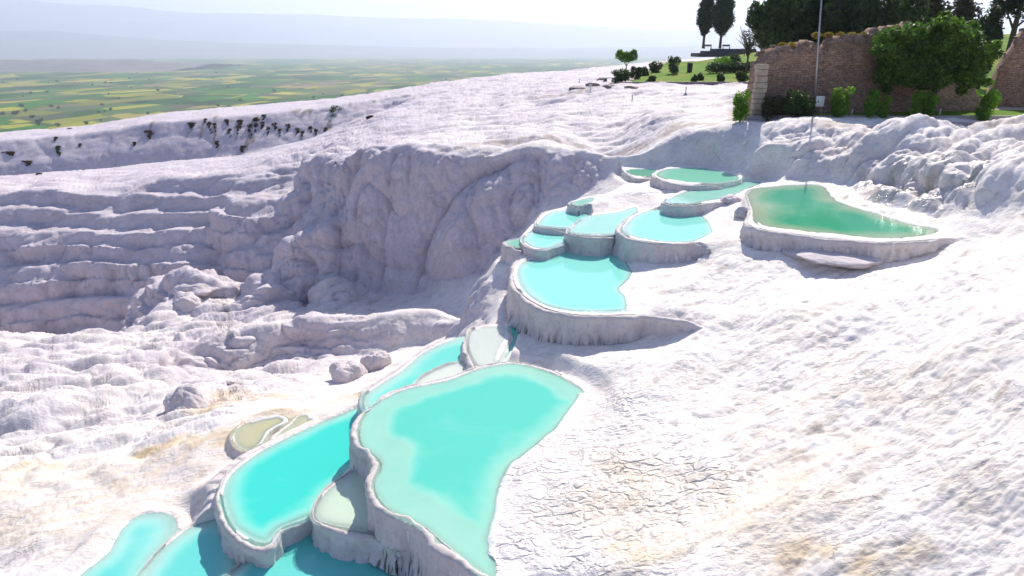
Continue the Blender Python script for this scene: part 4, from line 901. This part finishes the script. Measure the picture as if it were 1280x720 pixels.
# ------------------------------------------------------------------ bushes
def bush(u, vb, wpx_, hpx, Y, label, mat=None, n=2600, leaf=.16, group=None, name='bush', cat='bush', stem=True, split=None, sink=0):
    x, y, _ = PY(u, vb, Y); z = min(gz(x, y), g0(x, y)+.1) if Y > 46 else gz(x, y); z = z-sink
    big = 1.22 if Y < 46 and stem else 1.0
    r = empty(name, (x, y, z), label=label, cat=cat, group=group); W = px(Y, wpx_)/2*big; H = px(Y, hpx)*big
    g = random.Random(int(u*7+vb)); cl_ = []
    if stem: # vase-shaped clipped shrub: narrow foot, lumpy wide head
        for k in range(14):
            t = g.uniform(0, 1); a = g.uniform(0, 6.28); rr = W*(.35+.45*t); cl_.append((math.cos(a)*rr*.6, math.sin(a)*rr*.6, H*(.15+.72*t), W*g.uniform(.28, .45), W*g.uniform(.28, .45), H*g.uniform(.13, .2)))
        cl_.append((0, 0, H*.3, W*.55, W*.55, H*.3))
    else: cl_ = ball_clumps((0, 0, H*.48), (W, W, H*.52), 14, .42, int(u*3+vb))
    foliage('foliage', cl_, n, leaf, mat or M_BUSH, r, int(u*3+vb))
    MB().tube([(0, 0, -.1), (0, 0, H*.5)], [.06, .03], 6).build('stem', M_BARK, r, True); return r
gk = 'clipped bushes along the kerb'
bush(925,152,24,30,44.6,'bright green vase shaped bush left of the stone pillar',group=gk)
bush(1048,147,30,33,45.0,'broad bright green kerbside bush with boxy head, nearest the white board',group=gk)
bush(1086,147,20,28,45.0,'narrow kerbside bush, left one of the close pair in the middle of the kerb',group=gk,n=2000)
bush(1102,146,18,26,45.0,'narrow kerbside bush, right one of the close pair in the middle of the kerb',group=gk,n=2000)
bush(1142,146,20,29,44.9,'bright kerbside bush, left half of the double bush below the big fig tree',group=gk,n=2000)
bush(1158,146,20,27,44.9,'bright kerbside bush, right half of the double bush below the big fig tree',group=gk,n=2000)
bush(1230,148,30,30,44.6,'bright green kerbside bush standing alone at the right above the lower kerb',group=gk)
gd = 'dark shrubs at the foot of the ruin'
bush(962,146,34,30,45.6,'brownish dark shrub at the foot of the ruin beside the stone pillar',mat=M_OLD,stem=False,group=gd,n=3500)
bush(990,147,44,36,45.6,'large dark green shrub at the foot of the ruin left of the pole',mat=M_DBUSH,stem=False,group=gd,n=4500)
bush(1006,147,30,17,45.3,'low dull shrub at the foot of the ruin under the white board',mat=M_OLD,stem=False,group=gd,n=2500)
bush(1212,118,26,22,54,'yellow green shrub between the fig tree and the right hand ruin stump',mat=M_BUSH,stem=False,n=2500)
bush(1232,117,20,18,53.5,'low green shrub touching the foot of the right hand ruin stump',mat=M_FIG,stem=False,n=2000)
gp = 'round shrubs on the promontory lawn'
for u, vb, w_, h_, Y, lab in [(776,104,26,16,90,'low wide dark shrub at the left tip of the promontory kerb'),(795,96,16,15,100,'round shrub, first right of the small lollipop tree'),(805,93,13,12,108,'round shrub, second right of the small lollipop tree'),(820,87,18,14,118,'large round shrub half way along the left edge of the lawn'),(842,91,22,22,110,'heart shaped dark shrub standing upright in the middle of the promontory lawn'),
        (812,103,12,10,91,'small shrub on the kerb below the heart shaped shrub'),(868,101,9,11,92,'tiny shrub, left of two close ones near the front kerb'),(876,96,10,10,96,'tiny shrub, right of two close ones behind the front kerb'),(901,98,11,12,92,'small upright shrub on the lawn in front of the dark hedge'),(926,98,14,14,92,'small rounded shrub on the lawn nearest the ruin'),
        (903,79,24,12,128,'pale green spreading shrub behind the dark hedge'),(920,82,16,13,125,'round dark shrub behind the dark hedge, nearest the bare tree')]:
    bush(u, vb, w_, h_, Y, lab, mat=M_DBUSH if w_ != 24 else M_BUSH, stem=(u == 842), group=gp, n=1500, leaf=.30)
M_DRY = mat_leaf('dry grass', (.16, .11, .03), (.42, .30, .07), .35)
for k, (p_, lab) in enumerate(TUFTS):
    o = foliage('grass_tuft', [(dx, 0, .05, .3, .35, .2) for dx in ((-1.6, -.8, 0, .8, 1.6) if k == 1 else (-.3, .3))], 900 if k == 1 else 350, .2, M_DRY, None, 700+k); o.location = p_; tag(o, lab, 'grass tuft', 'dry tufts on the ruin')
# hedge
hx, hy = PY(918, 92, 108)[:2]; r = empty('hedge', (hx, hy, g0(hx, hy)), label='long low dark green hedge across the promontory lawn', cat='hedge')
Wd = px(108, 58)/2; foliage('foliage', [(-Wd+2*Wd*k/13, 0, .75, .75, .9, .8+.12*math.sin(k*2.1)) for k in range(14)], 5000, .28, M_DBUSH, r, 55)
MB().tube([(-Wd*.9, 0, .3), (Wd*.9, 0, .35)], .08, 6).build('stem', M_BARK, r)
# bin
x, y, _ = PY(862, 88, 112); r = empty('litter_bin', (x, y, g0(x, y)), label='small dark litter bin standing on the promontory lawn', cat='bin')
MB().tube([(0, 0, 0), (0, 0, .1), (0, 0, 1.25), (0, 0, 1.3)], [.35, .4, .45, .42], 14).build('body', M_DARKW, r, True); MB().tube([(0, 0, 1.3), (0, 0, 1.42)], [.48, .4], 14).build('lid', M_STONE_D, r)
# lollipop tree
x, y, _ = PY(782, 97, 97); r = empty('small_tree', (x, y, g0(x, y)), label='small lollipop tree with two lobed bright crown at the tip of the promontory', cat='tree')
H = px(97, 35); trunkmb(H*.55, .10, (0, 0), [(H*.45, -.7, 0, H*.75), (H*.45, .8, .1, H*.72)]).build('trunk', M_BARK, r, True)
foliage('crown', [(-.85, 0, H*.80, .75, .7, .62), (.85, .1, H*.78, .75, .7, .62), (0, 0, H*.72, 1.1, .8, .6), (0, 0, H*.85, .7, .6, .3), (-1.0, .1, H*.92, .4, .4, .3), (.95, 0, H*.93, .4, .4, .3)], 2600, .26, M_BUSH, r, 61)
# white table-like slab near the tip
x, y, _ = PY(765, 99, 93); r = empty('white_slab', (x, y, gz(x, y)), label='low white flat slab beside the left tip of the promontory', cat='platform')
MB().box((0, 0, .55), (2.3, 2.4, .14), bev=.02).build('top', M_WHITE, r)
for sx in (-.9, .9): MB().box((sx, 0, .2), (.2, 2.0, .7)).build('support', M_DARKW, r)
# fig tree sprawling over the ruin
x, y, _ = PY(1165, 130, 47.2); r = empty('fig_tree', (x, y, g0(x, y)), label='big sprawling fig tree with bright sunlit top draped over the ruined wall', cat='tree')
sc_ = 47/F; g = random.Random(5); zb = r.location[2]
trunkmb(2.6, .22, (.1, .2), [(1.2, -2.2, -.3, 3.4), (1.4, 2.4, 0, 3.2), (1.8, -.8, .4, 4.3), (1.6, 1.2, -.3, 4.4)]).build('trunk', M_BARK, r, True)
cl_ = []
for (u, v, rw, rh) in [(1115,50,26,18),(1140,45,26,20),(1165,48,24,18),(1190,42,24,20),(1180,30,16,12),(1210,55,22,22),(1222,75,16,20),(1120,75,26,22),(1150,80,30,26),(1185,80,30,26),(1210,95,20,18),(1110,92,18,20),(1135,96,22,14),(1170,98,26,12),(1105,62,14,12)]:
    p = PY(u, v, 46.9+g.uniform(-.5, .8)); cl_.append((p[0]-x, p[1]-y, p[2]-zb, rw*sc_*.8, 1.1, rh*sc_*.8))
    for _ in range(3):
        a = g.uniform(0, 6.28); cl_.append((p[0]-x+math.cos(a)*rw*sc_*.95, p[1]-y+g.uniform(-1, .5), p[2]-zb+math.sin(a)*rh*sc_*.95, rw*sc_*.3, .5, rh*sc_*.3))
foliage('crown', cl_, 22000, .27, M_FIG, r, 71)
# dark trees behind the ruin
def tree(u, base_v, top_v, wpx_, Y, label, mat, n, seed, name='pine_tree', trunkfrac=.3, leaf=.42, group='dark trees behind the ruin', shape='round'):
    x, y, _ = PY(u, base_v, Y); zb = g0(x, y); r = empty(name, (x, y, zb), label=label, cat='tree', group=group)
    ztop = PY(u, top_v, Y)[2]; H = ztop-zb; W = px(Y, wpx_)/2; c0 = H*trunkfrac; g = random.Random(seed)
    br = [(H*trunkfrac*g.uniform(.6, 1.1), g.uniform(-.6, .6)*W, g.uniform(-.5, .5)*W, H*(trunkfrac+.25*g.random()+.08)) for _ in range(6)]
    trunkmb(H*.75, .14+H*.016, (g.uniform(-.3, .3), 0), br).build('trunk', M_BARK, r, True)
    cl_ = ball_clumps((0, 0, (c0+H)/2), (W, W*.8, (H-c0)/2), 26, .33, seed)
    cl_ += [(0, 0, (c0+H)/2, W*.6, W*.5, (H-c0)*.36)]
    foliage('crown', cl_, n, leaf, mat, r, seed); return r
for a in [(958,78,-22,52,62,'rounded dark pine at the left end of the tree belt with open trunks below',M_PINE,9000,501),(985,75,-40,56,66,'tall dark conifer behind the low part of the ruin crest',M_CYP,10000,502),
          (1012,75,-50,54,64,'very dark dense tree directly behind the leaning pole',M_CYP,10000,503),(1045,72,-45,56,62,'dark dense tree behind the ruin just right of the pole',M_CYP,10000,504),
          (1082,70,-40,56,64,'dark grey green tree behind the middle of the ruin',M_PINE,10000,505),(1118,66,-30,52,66,'dull olive tree above the left side of the fig tree',M_PINE,8000,506),
          (1152,60,-25,60,74,'broad grey green tree above the fig tree with sky at its right',M_OLD,9000,507),(1232,60,5,34,72,'round dark topiary like tree right of the fig tree',M_CYP,6000,508),
          (1262,60,-45,70,78,'high branching dark tree at the right edge with sky through its crown',M_CYP,4200,509),(1195,50,-30,44,84,'distant dull tree behind the fig tree on its right side',M_OLD,5000,510)]:
    u, bv, tv, w_, Y, lab, mt, n, sd = a; tree(u, bv, tv, w_, Y, lab, mt, n, sd, trunkfrac=.12 if sd not in (501, 509) else (.33 if sd == 501 else .5), name='pine_tree' if mt is M_PINE else 'conifer_tree' if mt is M_CYP else 'olive_tree')
# bare twiggy tree left of the ruin
x, y, _ = PY(934, 78, 105); r = empty('bare_tree', (x, y, g0(x, y)), label='thin nearly leafless grey tree left of the tree belt', cat='tree'); H = px(105, 55); g = random.Random(9)
trunkmb(H*.7, .14, (.1, 0), [(H*g.uniform(.3, .6), g.uniform(-2, 2), g.uniform(-1, 1), H*g.uniform(.6, 1)) for _ in range(26)]).build('trunk', M_BARK, r, True)
foliage('crown', ball_clumps((0, 0, H*.68), (2.2, 1.6, H*.32), 14, .35, 77), 700, .28, M_OLD, r, 77)
# ------------------------------------------------------------------ plants hanging on the far ridge face
hang = [(420,152,20,34,1),(395,170,5,14,0),(388,168,6,18,0),(378,172,6,14,0),(372,166,7,10,0),(350,168,6,12,0),(343,162,8,14,0),(335,168,6,16,0),(328,158,7,10,0),(320,160,10,22,0),(312,165,7,16,0),(300,156,10,10,0),(298,165,8,14,0),(287,168,8,12,0),(283,154,7,8,0),(268,162,5,14,0),(262,160,7,12,0),(257,154,6,10,0),(240,158,12,8,0),(271,180,7,6,0),(304,187,9,8,0),(186,168,14,8,0),(168,180,5,4,0),(87,166,8,10,1),(73,187,9,8,1),(74,196,6,10,1),(70,175,6,6,0),(34,204,18,5,0),(12,192,22,4,0),(100,182,4,4,0),(48,219,5,3,0),(407,168,6,14,0),(360,160,7,8,0),(463,152,12,12,0),(330,148,7,8,1)]
MH = [mat_leaf('dry brown leaf', (.05, .035, .02), (.13, .095, .055), .15), M_DBUSH]; M_ROOT = mat_simple('brown root mat', (.13, .09, .055), .95, .5, 3, .5, .05)
ORD = lambda n: str(n)+('th' if 10 < n % 100 < 14 else {1: 'st', 2: 'nd', 3: 'rd'}.get(n % 10, 'th'))
wh = ['brown dry','dark green']
g = random.Random(21)
for k, (u, v, w_, h_, gch) in enumerate(hang):
    h = hit(u, v-h_*.4)
    if h is None or h.y > 125: continue
    Y = h.y; W = px(Y, w_)/2*1.0; H = px(Y, h_)*1.0; r = empty('cliff_plant', (h.x, h.y, h.z), group='plants clinging to the far ridge')
    foliage('foliage', [(0, .1, 0, W*.9, .30, H*.2), (W*g.uniform(-.4, .4)-H*.30*h.x/h.y, -H*.30, -H*.3, W*.6, .3, H*.26), (W*g.uniform(-.5, .5)-H*.62*h.x/h.y, -H*.62, -H*.6, W*.42, .3, H*.26), (W*g.uniform(-.5, .5)-H*.9*h.x/h.y, -H*.9, -H*.85, W*.25, .3, H*.2)], 380 if w_ < 10 else 800, .30, MH[gch], r, 900+k)
    ns = sum(1 for q in hang if q[0] < u)
    size = 'large' if w_ >= 10 else 'small' if w_ <= 5 else 'middle sized'
    tag(r, '%s %s plant on the far ridge, %s from the left' % (size, wh[gch], ORD(ns+1)), 'plant')
# ------------------------------------------------------------------ trees dotted over the farmland
proto = None; g = random.Random(11); M_FT = mat_leaf('field tree leaf', (.02, .045, .02), (.05, .09, .03), .1)
V_, F_, rn_ = leafmesh(ball_clumps((0, 0, 7), (6, 6, 5.5), 8, .55, 3), 260, 3.4, 3)
for k in range(130):
    v = 70+g.random()**.7*90; u = g.uniform(-20, 780)
    d = ray(u, max(v, 78)); t_ = ZP/d[2]; x, y = d[0]*t_, d[1]*t_
    if y < 1100: continue
    if proto is None:
        proto = empty('field_tree', (x, y, ZP)); npmesh('crown', V_, F_, M_FT, proto, smooth=False, attrs={'rnd': rn_}); trunkmb(6, .5).build('trunk', M_BARK, proto, True); o = proto
    else:
        o = proto.copy(); COL.objects.link(o); o.location = (x, y, ZP)
        for c in list(proto.children): cc_ = c.copy(); COL.objects.link(cc_); cc_.parent = o
    sc_ = g.uniform(.4, 1.1); o.scale = (sc_*g.uniform(.9, 1.6), sc_, sc_); o.rotation_euler[2] = g.uniform(0, 6)
    tag(o, 'small dark tree standing in the farmland of the hazy plain below', 'tree', 'trees dotted over the farmland')
# ------------------------------------------------------------------ loose boulders of crust
def boulder(u, v, w_, h_, label, seed, name='boulder', col=(.64, .57, .57), group='rounded crust boulders'):
    h = hit(u, v)
    if h is None: return
    W = px(h.length, w_)/2; H = px(h.length, h_)/2; th = np.linspace(0, math.pi, 60); ph = np.linspace(0, 2*math.pi, 121); T_, P_ = np.meshgrid(th, ph, indexing='ij')
    x = np.sin(T_)*np.cos(P_); y = np.sin(T_)*np.sin(P_); zz = np.cos(T_); q = 1+.30*fbm(x*.9, y*.9, zz*.9, 2, seed)+.10*(billow(x*2.2, y*2.2, zz*.7, 2, seed+3)-.5)+.02*fbm(x*6, y*6, zz*6, 2, seed)
    V = np.stack([x*q*W, y*q*W*.9, zz*q*H], -1); r_, c_ = x.shape; i = np.arange(r_-1)[:, None]*c_+np.arange(c_-1)[None, :]
    o = npmesh(name, V.reshape(-1, 3), np.stack([i, i+c_, i+c_+1, i+1], -1).reshape(-1, 4), M_TRAV, cols=np.tile([list(col)], (x.size, 1)), attrs={'wet': np.zeros(x.size)})
    o.location = (h.x, h.y+W*.35, h.z-H*.05); return tag(o, label, 'ledge' if name == 'crust_ledge' else 'boulder', 'low crust ledges' if name == 'crust_ledge' else group)
boulder(434,474,42,40,'rounded grey boulder left of two, below the ledge near the long cyan pool',601)
boulder(468,462,34,46,'taller grey boulder beside the left end of the long cyan pool',602)
boulder(228,512,50,44,'rounded boulder at the edge of the shaded ledge above the ochre ground',604)
boulder(1050,321,110,16,'long low crust ledge at the foot of the wall of the emerald pool',611,name='crust_ledge')
boulder(916,252,26,15,'small crust lump left of the emerald pool, farther one',613)
boulder(932,268,22,18,'small crust lump against the left rim of the emerald pool, nearer one',614)
boulder(243,362,52,16,'flat topped pale rock table in front of the ledges at left',615,name='crust_ledge')
boulder(232,385,34,30,'rounded crust lump under the flat topped pale rock table',616)
for k, (u, v, w_, h_, lab) in enumerate([(752,101,12,7,'dark stone right beside the white slab at the promontory tip'),(741,107,18,7,'long dark rock left of the promontory kerb'),(722,111,20,6,'flat brown rock farthest left on the crust near the promontory'),(762,109,16,6,'dark rubble stone just below the white slab'),(790,110,18,5,'low dark rock lying before the promontory kerb')]):
    boulder(u, v, w_, h_, lab, 630+k, col=(.24, .19, .17), group='dark rocks by the promontory')
#@@SKY
# ------------------------------------------------------------------ haze, sun, sky, camera
m, nt = newmat('haze air'); T = NT(nt); out = T.n('ShaderNodeOutputMaterial'); pv = T.n('ShaderNodeVolumePrincipled'); pv.inputs['Color'].default_value = (.78, .85, 1, 1); pv.inputs['Density'].default_value = .88e-4; pv.inputs['Anisotropy'].default_value = .4
T.l(pv.outputs[0], out.inputs['Volume'])
hz = MB().box((0, 2000, (1750+ZP-2)/2), (62000, 66000, 1750-ZP+2)).build('haze', m); tag(hz, kind='stuff')
SUN_EL, SUN_AZ = R(43), R(20)      # azimuth measured from +Y (view direction) towards +X
sd = Vector((math.sin(SUN_AZ)*math.cos(SUN_EL), math.cos(SUN_AZ)*math.cos(SUN_EL), math.sin(SUN_EL)))
L = bpy.data.lights.new('sun', 'SUN'); L.energy = 5.0; L.angle = R(.53); L.color = (1, .93, .84); lo_ = link(bpy.data.objects.new('sun', L)); lo_.rotation_euler = sd.to_track_quat('Z', 'Y').to_euler()
wd_ = bpy.data.worlds.new('World'); C.world = wd_; wd_.use_nodes = True; nt = wd_.node_tree; nt.nodes.clear(); T = NT(nt)
o = T.n('ShaderNodeOutputWorld'); bg = T.n('ShaderNodeBackground'); bg.inputs[1].default_value = .115; sk = T.n('ShaderNodeTexSky', sky_type='NISHITA'); sk.sun_disc = False; sk.sun_elevation = SUN_EL; sk.sun_rotation = SUN_AZ; sk.altitude = 300; sk.air_density = 1.0; sk.dust_density = .5; sk.ozone_density = 2.5
T.l(T.mix(1.0, sk.outputs[0], (1.02, .95, 1.06), 'MULTIPLY'), bg.inputs[0]); T.l(bg.outputs[0], o.inputs[0])
cam = bpy.data.cameras.new('camera'); cam.sensor_width = 36; cam.lens = F/1280*36; cam.clip_start = .3; cam.clip_end = 90000
co = link(bpy.data.objects.new('camera', cam)); co.location = (0, 0, 0); co.rotation_euler = (math.pi/2-TH, 0, 0); C.camera = co
C.view_settings.view_transform = 'Standard'; C.view_settings.look = 'None'; C.view_settings.exposure = .5; C.view_settings.gamma = 1
C.render.engine = 'CYCLES'
C.cycles.max_bounces = 5; C.cycles.volume_bounces = 1; C.cycles.transparent_max_bounces = 12
